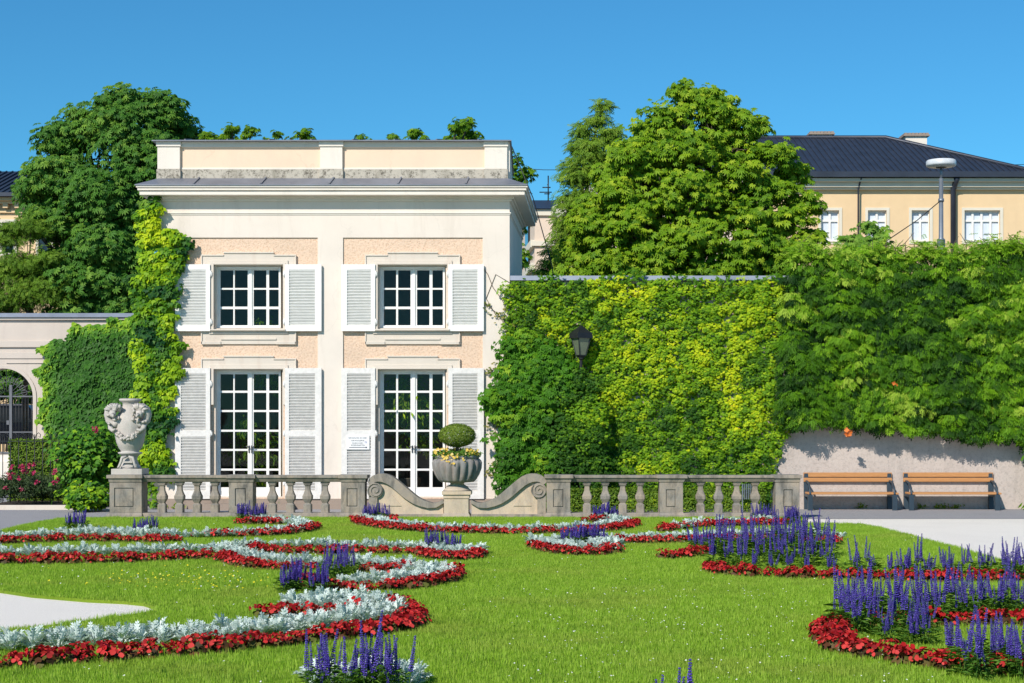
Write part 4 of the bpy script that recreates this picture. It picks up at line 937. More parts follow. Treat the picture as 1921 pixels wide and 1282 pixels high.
# ================================================================ STREET LAMP
Yq = 38.0; lx = wx(1765.5,Yq)
sl = empty('street_lamp', (lx, Yq, 0)); tag(sl, 'tall grey post with a flat round white lamp head in front of the yellow house', 'street lamp')
q = MB(); q.tube([(lx,Yq,0),(lx,Yq,wz(450,Yq))], .095, 14); q.tube([(lx,Yq,wz(450,Yq)),(lx,Yq,wz(447,Yq)),(lx,Yq,wz(335,Yq))], [.095,.055,.048], 14); q.tube([(lx,Yq,wz(335,Yq)),(lx,Yq,wz(314,Yq))], .03, 10)
q.tube([(lx,Yq,wz(379,Yq)),(lx,Yq,wz(373,Yq))], .07, 12); q.build('post', M['steel'], sl)
q = MB(); q.lathe((lx,Yq,wz(313,Yq)), [(.05,-.02),(.30,0),(.345,.02),(.35,.05),(.35,.12),(.33,.15),(.1,.17)], 36); q.build('lamp_head', M['lamp'], sl)
q = MB(); q.lathe((lx,Yq,wz(313,Yq)-.035), [(.06,0),(.12,.01),(.12,.02)], 20); q.build('socket', M['bark'], sl)
def cable(name, label, pts, r, mat='iron'):
    q = MB(); q.tube(pts, r, 5); o = q.build(name, M[mat]); tag(o, label, 'cable'); return o
cable('guy_cable', 'thin cable slanting down from the street lamp post', [(lx,Yq,wz(376,Yq)), (wx(1720,Yq),Yq,wz(414,Yq)), (wx(1660,Yq),Yq+.2,wz(455,Yq))], .012)
cable('overhead_cable', 'thin overhead cable stretched across the sky behind the chestnut', [(wx(a,95),95,wz(b_,95)) for a,b_ in ((900,312),(1020,319),(1200,320),(1500,316),(1750,312),(1990,308))], .02)
cable('guy_cable', 'thin dark cable slanting down right of the pavilion', [(wx(960,36),36,wz(275,36)), (wx(1000,36),36,wz(372,36)), (wx(1036,36),36,wz(500,36)), (wx(1040,36),36,wz(540,36))], .012)
# ================================================================ FAR HOUSES
Yy = 72.0
yh = empty('yellow_house', (wx(1640,Yy), Yy+6, 0)); tag(yh, 'long yellow house with a dark hipped metal roof behind the right hand creeper', 'house')
def XY(px): return wx(px, Yy)
def ZY(py): return wz(py, Yy)
wins = [(1540,1574,395,453,1),(1628,1663,395,453,1),(1710,1744,395,453,1),(1809,1876,395,453,2)]
q = MB(); q.grid(XY(1180), XY(1945), 0, ZY(337), [(XY(a),XY(b_),ZY(d),ZY(c_)) for a,b_,c_,d,_ in wins], Yy, Yy+.3)
q.box(XY(1180), XY(1945)-.01, Yy+.6, Yy+12, 0, ZY(338)); q.build('wall', M['yellow'], yh)
for a,b_,c_,d,k in wins:
    f = MB(); f.grid(XY(a-5),XY(b_+5.5),ZY(d+5),ZY(c_-5),[(XY(a),XY(b_),ZY(d),ZY(c_))],Yy-.04,Yy-.002); f.box(XY(a)-.02, XY(b_)+.02, Yy-.08, Yy-.042, ZY(d+1.5), ZY(d-.5))
    fr = f.build('window', M['cream'], yh)
    g_ = MB(); cols = 2*k; ww = (XY(b_)-XY(a))/cols; hs = []
    for i in range(cols):
        x_ = XY(a)+i*ww; hs += [(x_+.06,x_+ww-.04,ZY(d)+.08,ZY(c_+19)-.04),(x_+.06,x_+ww-.04,ZY(c_+19)+.05,ZY(c_)-.07)]
    g_.grid(XY(a),XY(b_),ZY(d),ZY(c_),hs,Yy+.14,Yy+.2); g_.build('sash', M['paint'], fr)
    g_ = MB(); g_.add([(XY(a),Yy+.22,ZY(d)),(XY(b_),Yy+.22,ZY(d)),(XY(b_),Yy+.22,ZY(c_)),(XY(a),Yy+.22,ZY(c_))], [(0,1,2,3)]); g_.build('blind', M['blind'], fr, fix=False)
q = MB(); x0, x1 = XY(1180), XY(1945)
q.box(x0-.1, x1+.1, Yy-.2, Yy-.001, ZY(357), ZY(353)); q.box(x0-.2, x1+.2, Yy-.34, Yy-.002, ZY(352.9), ZY(346)); q.box(x0-.5, x1+.5, Yy-.55, Yy-.003, ZY(344), ZY(338)); q.box(x0-.3,x1+.3,Yy-.36,Yy-.004,ZY(345.9),ZY(344.1)); q.build('cornice', M['cream'], yh)
rg = 6.2; zr_ = wz(259.5, Yy+rg); ze = ZY(329)
q = MB(); A_ = [(x0-.6,Yy-.6,ze),(XY(1938),Yy-.6,ze),(XY(1938),Yy+13,ze),(x0-.6,Yy+13,ze),(x0+4,Yy+rg,zr_),(wx(1662,Yy+rg),Yy+rg,zr_)]
q.add(A_, [(0,1,5,4),(1,2,5),(2,3,4,5),(3,0,4),(3,2,1,0)])
n_ = 70
for i in range(n_):
    u = i/(n_-1); xb = (x0-.6)+(XY(1938)-x0+.6)*u; xt = xb; 
    lim = wx(1662,Yy+rg)
    if xb > lim: f_ = 1-(xb-lim)/(XY(1938)-lim)
    else: f_ = min(1, (xb-x0+.6)/4.6)
    if f_ < .03: continue
    q.bar((xb,Yy-.58,ze+.03), (xb,Yy-.6+(rg+.6)*f_,ze+(zr_-ze)*f_+.03), .05, .05)
q.tube([(x0+4,Yy+rg,zr_+.04),(wx(1662,Yy+rg),Yy+rg,zr_+.04),(XY(1938),Yy-.6,ze+.06)], .10, 6); q.build('roof', M['slate'], yh, fix=False)
q = MB(); q.box(x0-.7, XY(1962), Yy-.78, Yy-.605, ZY(337), ZY(327)); q.build('gutter', M['slate'], yh)
for px, r_ in ((1608,.04),(1786,.13)):
    q = MB(); q.tube([(XY(px+3),Yy-.62,ZY(337)),(XY(px+2),Yy-.4,ZY(345)),(XY(px),Yy-.2 if r_>.1 else Yy-.26,ZY(357)),(XY(px),Yy-.2,ZY(600))], r_, 8); q.build('downpipe', M['slate'], yh)
rfh = [o for o in yh.children if o.name.startswith('roof')][0]
for a,b_,t_,d,Yc_ in ((1522,1561,253,275,80),(1699,1739,256,300,82)):
    q = MB(); q.box(wx(a,Yc_),wx(b_,Yc_),Yc_,Yc_+1.2,wz(d,Yc_),wz(t_,Yc_),0); q.box(wx(a,Yc_)-.12,wx(b_,Yc_)+.12,Yc_-.12,Yc_+1.32,wz(t_-.0,Yc_)+.001,wz(t_-3,Yc_),1)
    for k in range(7): x_ = wx(a,Yc_)+(wx(b_,Yc_)-wx(a,Yc_))*k/6; q.box(x_-.07,x_+.07,Yc_-.1,Yc_+1.3,wz(t_-3.1,Yc_),wz(t_-6,Yc_),1)
    o = q.build('chimney', [M['parapet'], M['plinth']], rfh)
q = MB(); q.box(XY(1553),XY(1569),Yy+2.0,Yy+2.6,wz(318,Yy+2),wz(311,Yy+2)+.1); q.build('roof_vent', M['slate'], rfh)
# pale house between pavilion and chestnut: one face receding to the left
Yh = 78.0
def XH(px,y=Yh): return wx(px,y)
ph = empty('pale_house', (XH(1060), Yh+6, 0)); tag(ph, 'pale peach house with white bands and small windows, right beside the pavilion cornice', 'house')
zt = wz(393, Yh); xc = XH(1003); xl = wx(982, Yh+14)
q = MB(); q.add([(xc,Yh,0),(XH(1090),Yh,0),(XH(1090),Yh,zt),(xc,Yh,zt)], [(0,1,2,3)]); q.add([(xc,Yh,0),(xc,Yh,zt),(xl-.6,Yh+14,zt),(xl-.6,Yh+14,0)], [(0,1,2,3)]); q.build('wall', M['peachb'], ph, fix=False)
q = MB()
for a,b_ in ((405,394),(462,453)): q.box(xc-.15, XH(1090), Yh-.15, Yh-.01, wz(a,Yh), wz(b_,Yh))
L0, L1 = Vector((xc,Yh,0)), Vector((xl-.6,Yh+14,0))
for z_ in (wz(398,Yh), wz(457,Yh), wz(500,Yh)): q.bar(L0+Vector((-.1,0,z_)), L1+Vector((-.1,0,z_)), .2, .35)
q.build('band', M['cream'], ph, fix=False)
for zc_ in (wz(425,Yh), wz(480,Yh)):
    for u in (.25, .6):
        p_ = L0.lerp(L1, u) + Vector((-.06,0,zc_)); d_ = (L1-L0).normalized()*.9
        q = MB(); q.bar(p_-d_, p_+d_, .1, 1.5); q.build('window', M['carglass'], ph)
q = MB(); q.frus((xc-.3, XH(1100), Yh-.3, Yh+14, zt), (XH(1010)-.3, XH(1090), Yh+4, Yh+12, wz(376,Yh+4))); q.build('roof', M['slate'], ph)
an = MB(); Ya = 82; an.tube([(wx(1028.5,Ya),Ya,wz(380,Ya)),(wx(1028.5,Ya),Ya,wz(330,Ya))], .035, 5); 
for py, hw in ((347,.06),(352,.3),(361,.45),(364,.2)): an.tube([(wx(1028.5,Ya)-hw,Ya,wz(py,Ya)),(wx(1028.5,Ya)+hw*.4,Ya,wz(py,Ya))], .03, 5)
an.build('antenna', M['iron'], [o for o in ph.children if o.name.startswith('roof')][0], fix=False)
# gabled house behind the chestnut
Yg = 66
gh = empty('white_gable_house', (wx(1200,Yg), Yg+4, 0)); tag(gh, 'pale gabled house glimpsed through the leaves of the big chestnut', 'house')
q = MB(); q.prism([(wx(1056,Yg),0),(wx(1380,Yg),0),(wx(1380,Yg),wz(352,Yg)),(wx(1200,Yg),wz(312,Yg)),(wx(1056,Yg),wz(395,Yg))], Yg, Yg+5); q.build('wall', M['peachb'], gh)
q = MB(); q.bar((wx(1040,Yg),Yg-.2,wz(402,Yg)), (wx(1200,Yg),Yg-.2,wz(308,Yg)), .8, .45); q.bar((wx(1200,Yg),Yg-.2,wz(308,Yg)), (wx(1390,Yg),Yg-.2,wz(350,Yg)), .8, .45); q.build('verge', M['cream'], gh, fix=False)
# left far house
Yo = 66.0
oh = empty('orange_house', (wx(-20,Yo), Yo+5, 0)); tag(oh, 'orange yellow house with a dark hipped roof at the far left edge', 'house')
q = MB(); q.box(wx(-700,Yo), wx(142,Yo), Yo, Yo+10, 0, wz(375,Yo)); q.build('wall', M['yellow'], oh)
q = MB()
for a,b_,yo_ in ((384,379,.25),(378.8,373,.45),(400,396,.12)): q.box(wx(-700,Yo)-yo_, wx(142,Yo)+yo_, Yo-yo_, Yo-.001, wz(a,Yo), wz(b_,Yo))
for px in range(-690, 140, 22): q.box(wx(px,Yo)-.1, wx(px,Yo)+.1, Yo-.3, Yo-.002, wz(392,Yo), wz(384.5,Yo))
q.build('cornice', M['yellow'], oh)
for px in (16, 84):
    q = MB(); q.grid(wx(px-16,Yo),wx(px+16,Yo),wz(480,Yo),wz(412,Yo),[(wx(px-11,Yo),wx(px+11,Yo),wz(475,Yo),wz(418,Yo))],Yo-.08,Yo-.003); o = q.build('window', M['cream'], oh)
    q = MB(); q.add([(wx(px-11,Yo),Yo-.02,wz(475,Yo)),(wx(px+11,Yo),Yo-.02,wz(475,Yo)),(wx(px+11,Yo),Yo-.02,wz(418,Yo)),(wx(px-11,Yo),Yo-.02,wz(418,Yo))],[(0,1,2,3)]); q.build('pane', M['carglass'], o, fix=False)
q = MB(); ze = wz(371,Yo); a,b_ = wx(-710,Yo), wx(150,Yo); zr_ = wz(315,Yo+4)
q.add([(a,Yo-.6,ze),(b_,Yo-.6,ze),(b_,Yo+11,ze),(a,Yo+11,ze),(a+4,Yo+5,zr_),(wx(85,Yo+5),Yo+5,zr_)], [(0,1,5,4),(1,2,5),(2,3,4,5),(3,0,4),(3,2,1,0)])
for i in range(70):
    x_ = a+(b_-a)*i/70; q.bar((x_,Yo-.58,ze+.03), (x_+max(-2.0,min(2.0,(wx(30,Yo)-x_)*.35))*(1 if x_ > wx(20,Yo) else 0),Yo+4.8,ze+(zr_-ze)*.97+.03), .05, .05)
q.build('roof', M['slate'], oh, fix=False)
q = MB(); q.box(a-.1,b_+.1,Yo-.75,Yo-.605,wz(373,Yo),wz(366,Yo)); q.build('gutter', M['slate'], oh)
# ================================================================ TREES
Yt = 52
t = tree('chestnut_tree', 'big dark green chestnut tree rising left of the pavilion', (wx(215,Yt), Yt, 0),
    [lob(*a) for a in ((230,205,42,52),(300,225,52,52.5),(160,255,55,52),(340,255,36,53),(110,275,45,52),(235,280,75,51.5),(120,350,68,51.5),(280,330,65,51),(75,370,42,52),(200,390,75,51),(280,410,60,51.5),(120,430,60,51.5),(210,470,75,51),(170,540,75,51),(255,530,65,51),(65,430,30,52.5),(110,520,55,52),(250,590,60,51),(150,600,60,51))],
    34000, .34, M['chest_d'], .28, nsub=14, sub=.42, tint0=.5, fill=.1, loosef=.14, sq=.65)
tree('street_tree', 'dark leafy tree seen through the arched gateway', (wx(20,62), 62, .62), [lob(*a) for a in ((10,730,45,62),(60,740,35,62),(-30,740,40,62),(20,700,35,62),(45,780,35,62),(0,790,35,62))], 5000, .25, M['chest_d'], .12, nsub=16, sub=.35)
tree('young_tree', 'airy light green young tree above the gate wall at the far left', (wx(55,50), 50, 0),
    [lob(*a) for a in ((15,450,38,50),(60,430,34,50),(40,500,45,50),(5,520,40,50),(90,490,30,50),(60,555,50,50),(15,570,40,50),(110,560,35,50))],
    9000, .17, M['light'], .12, tpl=T_PINN, nsub=12, tint0=.4, fill=.25)
for nm, L in (('leafy tree behind the pavilion, its top just over the left half of the parapet', ((390,258,13),(432,243,13),(428,262,14),(470,250,14),(517,254,10),(568,254,14),(450,264,9),(545,264,9),(583,262,8),(405,266,10),(500,266,7),(480,330,50),(560,330,50),(410,330,50))),
              ('leafy tree behind the pavilion, its top just over the right half of the parapet', ((676,259,9),(735,260,9),(779,254,15),(857,240,16),(878,236,14),(868,258,24),(796,263,9),(748,266,7),(690,266,7),(842,262,10),(893,255,9),(700,330,50),(780,330,50),(850,320,45))),
              ('leafy tree behind the pavilion, its twigs sticking out to the right of the parapet', ((930,320,32),(955,305,24),(985,330,20),(960,345,28),(930,370,50),(965,430,26),(950,490,40)))):
    cx_ = sum(l[0] for l in L)/len(L)
    tree('chestnut_tree', nm, (wx(cx_,40), 40, 0), [lob(a, b_, r_, 40 + (i%3)*.4) for i, (a, b_, r_) in enumerate(L)], 2600 if cx_ < 900 else 1500, .22, M['chest'], .2, group=None, nsub=6, tint0=.25, sub=.5, fill=.3, loosef=.5, sq=.8)
tree('chestnut_tree', 'large bright green chestnut tree above the creeper covered wall', (wx(1330,42), 42, 0),
    [lob(*a) for a in ((1283,182,30,42),(1325,186,34,42),(1345,225,50,42),(1240,240,48,42),(1390,245,46,42),(1195,270,38,42),(1300,290,66,41.5),(1440,300,46,42),(1220,330,60,41.5),(1380,340,62,41.5),(1465,370,45,42),(1150,330,36,42.5),(1290,380,70,41),(1190,410,65,41.5),(1410,420,62,41.5),(1490,430,42,41.5),(1110,410,45,42),(1310,460,70,41),(1150,480,60,41.5),(1230,490,55,41),(1420,480,60,41),(1090,480,42,42),(1500,480,40,41),(1360,510,60,41),(1290,215,45,42),(1250,290,60,42),(1350,280,60,42.5),(1180,370,60,42.5),(1480,340,40,42.5),(1340,400,80,42.5),(1250,460,80,42.5),(1440,520,60,41.5),(1200,540,60,41),(1290,540,60,41),(1080,530,50,41.5),(1140,530,50,41.5),(1175,300,36,41),(1160,365,42,41),(1175,430,48,40.8),(1145,500,48,40.8),(1110,445,40,41),(1105,520,45,40.8),(1510,390,32,42),(1525,450,26,42))],
    29000, .28, M['chest'], .3, nsub=14, sub=.40, tint0=.5, fill=.06, loosef=.07, sq=.6)
tree('ash_tree', 'slender paler tree with a bare twig top, left of the big chestnut', (wx(1100,44), 44, 0),
    [lob(*a) for a in ((1130,200,15,44),(1122,225,18,44),(1095,245,18,44),(1140,255,24,44),(1085,275,20,44),(1115,290,34,44),(1085,330,36,44),(1135,330,32,44),(1080,380,36,44),(1110,400,40,44),(1060,420,24,44),(1065,460,34,44),(1100,470,36,44),(1045,490,26,44),(1020,510,18,44))],
    8500, .20, M['light'], .13, tpl=T_PINN, nsub=14, sub=.42, tint0=.5, fill=.4, loosef=.3, sq=.95)
tree('young_chestnut', 'small green treetop poking up in front of the yellow house', (wx(1630,36), 36, 0),
    [lob(*a) for a in ((1625,432,20,36),(1600,448,20,36),(1652,450,22,36),(1620,470,38,36),(1660,490,36,36),(1590,490,36,36))], 1100, .24, M['chest_d'], .1, nsub=8, sub=.4, tint0=.8)
# ================================================================ CREEPERS AND HEDGES
def virg_t(q, P): 
    v = vnoise(q, .9); v2 = vnoise(q+[4,4,4], 3.2); h = (P[:,2]-2.5)/4
    return .40 + .42*v + .40*v2 + .12*h + rng.normal(0, .13, len(q))
def virg_c(q):
    return .34 + .34*vnoise(q, .9) + .38*vnoise(q+[4,4,4], 3.) + .30*(q[:,2]-2.5)/4 - .22*np.clip(1-(q[:,0]-wx(1040,YW))/1.2,0,1) + rng.normal(0, .12, len(q))
poly = pxpoly([(948,540),(955,526),(1060,532),(1150,524),(1200,528),(1300,534),(1400,529),(1480,535),(1500,570),(1470,640),(1462,740),(1490,790),(1465,840),(1455,880),(1440,960),(1080,962),(945,955),(948,800)], YW)
gwv = foliage('wall_creeper', [wall_leaves(poly, YW, 900, .085, T_VIRG, .03, .08, 1.5, .06, lambda q_,P: .25+.25*vnoise(q_,1.2)+rng.normal(0,.14,len(q_))), wall_clumps(poly, YW, 2100, .10, 26, .070, T_VIRG, .21, tintf=virg_c, edge=.05)], M['virg'])
tag(gwv, 'yellow green creeper covering the garden wall between the pavilion and the benches', 'creeper')
# a few shoots over the wall cap
poly = pxpoly([(1125,522),(1160,510),(1210,508),(1215,532),(1130,532)], YW)
poly2 = pxpoly([(1330,526),(1345,517),(1365,517),(1375,530),(1335,531)], YW)
tag(foliage('creeper_shoots', [wall_leaves(p, YW-.12, 1500, .09, T_VIRG, .05, .08, 2, .04) for p in (poly, poly2, pxpoly([(1228,534),(1240,521),(1290,519),(1318,524),(1322,535)], YW), pxpoly([(1405,534),(1415,520),(1460,518),(1485,534)], YW), pxpoly([(1000,534),(1008,518),(1050,516),(1060,534)], YW))], M['trump']), 'creeper shoots climbing over the metal wall cap', 'creeper')
poly = pxpoly([(945,650),(985,625),(1020,645),(1055,660),(1078,690),(1066,750),(1030,775),(1035,850),(1050,955),(940,955),(948,870),(925,835),(945,800),(922,770),(918,745),(945,725),(925,705),(945,690)], YW-.15)
tag(foliage('corner_creeper', [wall_leaves(poly, YW-.1, 600, .11, T_VIRG, .06, .1, 1.8, .05), wall_clumps(poly, YW-.15, 330, .17, 24, .14, T_VIRG, .45, .45, .2, edge=.05)], M['corner']), 'deep green bushy creeper in the corner beside the pavilion', 'creeper')
poly = pxpoly([(1048,712),(1085,700),(1118,716),(1135,800),(1130,962),(1045,962)], 30.4)
tag(foliage('wall_creeper', [wall_clumps(poly, 30.34, 260, .14, 26, .075, T_VIRG, .34, tintf=lambda q: virg_c(q)-.12, edge=.05)], M['virg']), 'thick bulge of creeper under the black lantern, hiding its post', 'creeper')
# fine trails on the right pilaster
q = MB(); tl = []
for pts in (((957,590),(940,560),(925,540),(915,515),(905,500)),((955,530),(930,515),(912,560),(935,600)),((953,620),(935,590),(910,570)),((955,700),(930,690),(918,700)),((955,760),(930,765),(915,755)),((955,820),(930,812),(922,790)),((950,880),(930,872),(918,885))):
    P3 = [Vector((wx(a,YF-.015), YF-.012, wz(b_,YF-.015))) for a, b_ in pts]; q.tube(P3, .006, 4)
    if pts[0][1] > 610:
        for p in P3: 
            for _ in range(14): tl.append(p + Vector((random.gauss(0,.06), -.02-abs(random.gauss(0,.03)), random.gauss(0,.07))))
for _ in range(20): tl.append(Vector((wx(random.gauss(948,6),YF), YF-.04, wz(random.gauss(595,14),YF))))
tv = empty('creeper_trail', (wx(930,YF), YF, wz(880,YF))); tag(tv, 'thin trailing creeper stems with sparse leaves on the right pilaster of the pavilion', 'creeper')
q.build('stems', M['bark'], tv, fix=False); tl = np.array(tl); k = len(tl)
foliage('leaves', [leaves(tl, rdir(k)*.5+[0,-1,.4], rdir(k)*.6+[0,0,-1], .075*rng.uniform(.6,1.3,k), rng.uniform(.1,1,k), T_VIRG)], M['tendril'], tv)
# trumpet vine mass on the right
Yv = 30.42
def vine_edge(): 
    top_ = [(1478,525),(1490,500),(1530,492),(1560,480),(1600,480),(1640,474),(1700,488),(1740,484),(1800,486),(1840,466),(1880,464),(1930,460),(1990,450)]
    bot_ = [(1990,850),(1930,842),(1900,826),(1850,822),(1800,818),(1760,806),(1720,808),(1690,800),(1650,802),(1620,794),(1580,800),(1550,790),(1510,798),(1480,792),(1462,780)]
    return top_ + bot_
poly = pxpoly(vine_edge(), Yv)
t = empty('trumpet_vine', (wx(1700,Yv), Yv, wz(840,Yv))); tag(t, 'dense green hanging vine covering the wall above the two benches', 'vine')
parts = [wall_leaves(poly, Yv, 360, .18, T_PINN, .06, .08, 1.25, .06, lambda q_, P: .0+rng.normal(0,.08,len(q_)), .5, .8), wall_clumps(poly, Yv, 1200, .135, 26, .14, T_PINN, .44, .38, .38, edge=.03, flat=.5)]  # back leaves tinted near black, shade between the clumps put into their colour
# loose top shoots
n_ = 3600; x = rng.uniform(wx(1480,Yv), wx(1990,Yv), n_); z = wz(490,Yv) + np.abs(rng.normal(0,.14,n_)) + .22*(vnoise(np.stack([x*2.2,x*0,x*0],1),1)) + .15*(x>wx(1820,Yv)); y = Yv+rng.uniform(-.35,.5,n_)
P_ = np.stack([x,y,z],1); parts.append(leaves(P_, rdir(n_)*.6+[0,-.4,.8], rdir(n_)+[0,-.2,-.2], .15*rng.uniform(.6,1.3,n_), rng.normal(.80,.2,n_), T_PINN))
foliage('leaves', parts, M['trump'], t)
q = MB()
for i in range(26):
    x = random.uniform(wx(1490,Yv), wx(1930,Yv)); z = wz(485,Yv); l = random.uniform(.2,.5); q.tube([(x,Yv,z-.2),(x+random.uniform(-.1,.1),Yv-.1,z+l*.6),(x+random.uniform(-.2,.2),Yv-.15,z+l)], [.012,.009,.004], 5)
for px in (1500, 1600, 1720, 1850): q.tube([(wx(px,Yv),YW-.05,wz(780,Yv)),(wx(px+20,Yv),YW-.12,wz(650,Yv)),(wx(px-10,Yv),YW-.1,wz(520,Yv))], .03, 6)
q.build('stems', M['bark'], t, fix=False)
for px, py in ((1590,813),(1678,721)):
    k = 14 if py > 800 else 2; P_ = np.array([wx(px,29.95),29.95,wz(py,29.95)]) + rng.normal(0,.035,(k,3)); foliage('flower', [leaves(P_, rdir(k)*.7+[0,-1,0], rdir(k)+[0,0,-.8], .085*rng.uniform(.7,1.2,k), rng.uniform(0,1,k), T_PETAL)], M['orange'], t)
# edge shrub on the far right and weeds
poly = pxpoly([(1912,850),(1960,840),(1990,900),(1980,970),(1915,962),(1905,945),(1915,920)], 30.6)
tag(foliage('wall_shrub', [wall_leaves(poly, 30.4, 900, .12, T_LANCE, .15, .3, 2, .05)], M['trump']), 'green shrub at the right edge at the foot of the wall', 'shrub')
wd = []
for px, py in ((1610,955),(1722,952),(1755,955),(1790,955),(290,957),(325,956),(520,956),(1770,956)):
    x, y = wx(px,30.5), 30.5; n_ = 40; P_ = np.array([x,y,.01]) + np.abs(rng.normal(0,.04,(n_,3)))*np.array([2,.5,.8]); wd.append(leaves(P_, rdir(n_)*.6+[0,-1,.5], rdir(n_)*.5+[0,0,1], .07*rng.uniform(.5,1.2,n_), rng.uniform(.3,1,n_), T_LANCE))
tag(foliage('weeds', wd, M['box_b']), 'small weeds growing at the foot of the walls', 'weeds', None, 'stuff')
# hedges behind the right balustrade
tag(foliage('box_hedge', [box_leaves(wx(1072,29.6), wx(1435,29.6), 29.5, 30.2, 0, .42, 1900, .05)], M['box_b']), 'low clipped hedge behind the right balustrade', 'hedge')
# folded board seen through the right balustrade
q = MB()
for i in range(6): q.box(wx(1393+i*3.4,29.4), wx(1393+i*3.4,29.4)+.014, 29.4, 29.44, wz(937,29.4), wz(908,29.4))
q.bar((wx(1393,29.4),29.42,0),(wx(1393,29.4),29.42,wz(908,29.4)),.02); q.bar((wx(1411,29.4),29.42,0),(wx(1411,29.4),29.42,wz(908,29.4)),.02)
tag(q.build('folding_chair_back', M['steel'], fix=False), 'slatted metal chair back seen between the balusters on the right', 'chair')
# bright creeper on the pavilion corner
Yk = YF-.03
poly = pxpoly([(262,400),(292,372),(300,400),(300,440),(318,432),(352,445),(352,480),(338,505),(330,560),(325,620),(338,640),(330,690),(322,740),(303,770),(328,765),(326,800),(300,830),(325,870),(325,895),(262,900),(258,800),(262,700),(256,600),(258,500),(270,430)], Yk)
def kb(q_, P): return .55 + .5*vnoise(q_,1.3) + .2*vnoise(q_+[3,3,3],4) + rng.normal(0,.12,len(q_))
poly_low = pxpoly([(262,890),(300,890),(302,930),(290,950),(264,950)], Yk)
tag(foliage('ivy', [wall_leaves(poly, Yk, 700, .10, T_IVY, .05, .08, 1.9, .04, kb), wall_clumps(poly, Yk, 300, .11, 22, .095, T_IVY, .17, tintf=lambda q: .46+.8*vnoise(q,1.6)+rng.normal(0,.16,len(q)), edge=.04), wall_leaves(poly_low, Yk, 1300, .08, T_IVY, .1, .1, 2, .03)], M['ivy_b']), 'bright yellow green ivy climbing the left corner of the pavilion', 'ivy')
# dark ivy on the gate wall
poly = pxpoly([(120,640),(140,607),(262,600),(330,600),(330,955),(85,955),(90,830),(78,790),(82,730),(70,690),(88,670),(75,650)], YL-.05)
def di(q_, P):
    lx_ = wx(95,YL); d = np.clip((lx_+.45-P[:,0])/.5, 0, 1) + np.clip((P[:,2]-wz(635,YL))/.3, 0, 1)
    return .38 + .5*np.clip(d,0,1.2) + .1*vnoise(q_,2) + rng.normal(0,.13,len(q_))
tag(foliage('ivy', [wall_leaves(poly, YL-.05, 700, .15, T_IVY, .15, .25, 1.2, .10, di, .35, 1.2)], M['ivy_d']), 'dark green ivy sheet hanging over the pinkish gate wall', 'ivy')
# bushes left
def bush(name, label, px0, px1, py0, Y, dy, dens, size, mat, tpl, lobes_n=9, t0=.5, cat='bush'):
    x0_, x1_ = wx(px0,Y), wx(px1,Y); h_ = wz(py0,Y); L = []
    for i in range(lobes_n):
        r_ = h_*random.uniform(.28,.42); L.append((random.uniform(x0_+r_*.7, x1_-r_*.7), Y+random.uniform(0,dy), random.uniform(r_*.5, max(r_*.6, h_-r_*1.1)), r_))
    o = foliage(name, [crown(L, dens, size, tpl, nsub=14, sub=.4, tint0=t0)], mat); tag(o, label, cat); return o
bush('ivy_bush', 'tall leafy bush between the rose bed and the urn pedestal', 118, 215, 775, 31.2, .8, 5200, .10, M['ivy_d'], T_IVY, 14, .62)
bush('laurel_bush', 'bright low bush at the corner of the rose bed left of the urn', 108, 200, 895, 29.5, .6, 2200, .09, M['ivy_b'], T_IVY, 9, .42)
q = MB(); q.box(wx(16,33)+.06, wx(122,33)-.06, 33.06, 33.85, 0, wz(826,33)-.06); hd = empty('box_hedge', (wx(69,33),33.4,0)); tag(hd, 'clipped block hedge behind the iron fence on the left', 'hedge'); q.build('dark_core', M['bark'], hd)  # solid dark box added inside, stands in for shade behind the thin leaves
tag(foliage('leaves', [box_leaves(wx(16,33), wx(122,33), 33, 33.9, 0, wz(826,33), 2600, .055)], M['box_b'], hd))
rb = empty('rose_bushes', (wx(55,31.3), 31.3, 0)); tag(rb, 'bed of pink flowering rose bushes behind the stone kerb on the left', 'roses', None, 'stuff')
L = [(random.uniform(wx(-30,31.4), wx(120,31.4)), random.uniform(31,32.2), random.uniform(.2,.5), random.uniform(.2,.3)) for _ in range(26)]
foliage('leaves', [crown(L, 7500, .065, T_LANCE, nsub=12, sub=.45, tint0=.45)], M['rose_l'], rb)
rp = []
for i in range(24):
    px = random.uniform(-10,118); py = random.gauss(893,16) if i > 8 else random.uniform(870,890); c_ = np.array([wx(px,30.8), 30.8+random.uniform(-.1,.2), wz(py,30.8)]); k = 9
    rp.append(leaves(c_+rng.normal(0,.018,(k,3)), rdir(k)+[0,-.8,.4], rdir(k), .05*rng.uniform(.7,1.4,k), np.full(k, random.random()), T_PETAL))
foliage('rose_flower', [leaves(np.array([wx(180,30.6),30.6,wz(806,30.6)])+rng.normal(0,.03,(14,3)), rdir(14)+[0,-.8,.4], rdir(14), rng.uniform(.05,.08,14), rng.uniform(0,.4,14), T_PETAL)], M['rose'], rb)
foliage('blooms', rp, M['rose'], rb)
q = MB(); q.box(wx(-60,30.4), wx(146,30.4), 30.35, 30.5, -.01, .09); o = q.build('kerb', M['surround'], bevel=.01); tag(o, kind='structure')
q = MB(); q.box(wx(-60,30.4), wx(140,30.4), 30.501, 34.5, -.01, .05); tag(q.build('flower_bed_soil', M['soil']), kind='structure')
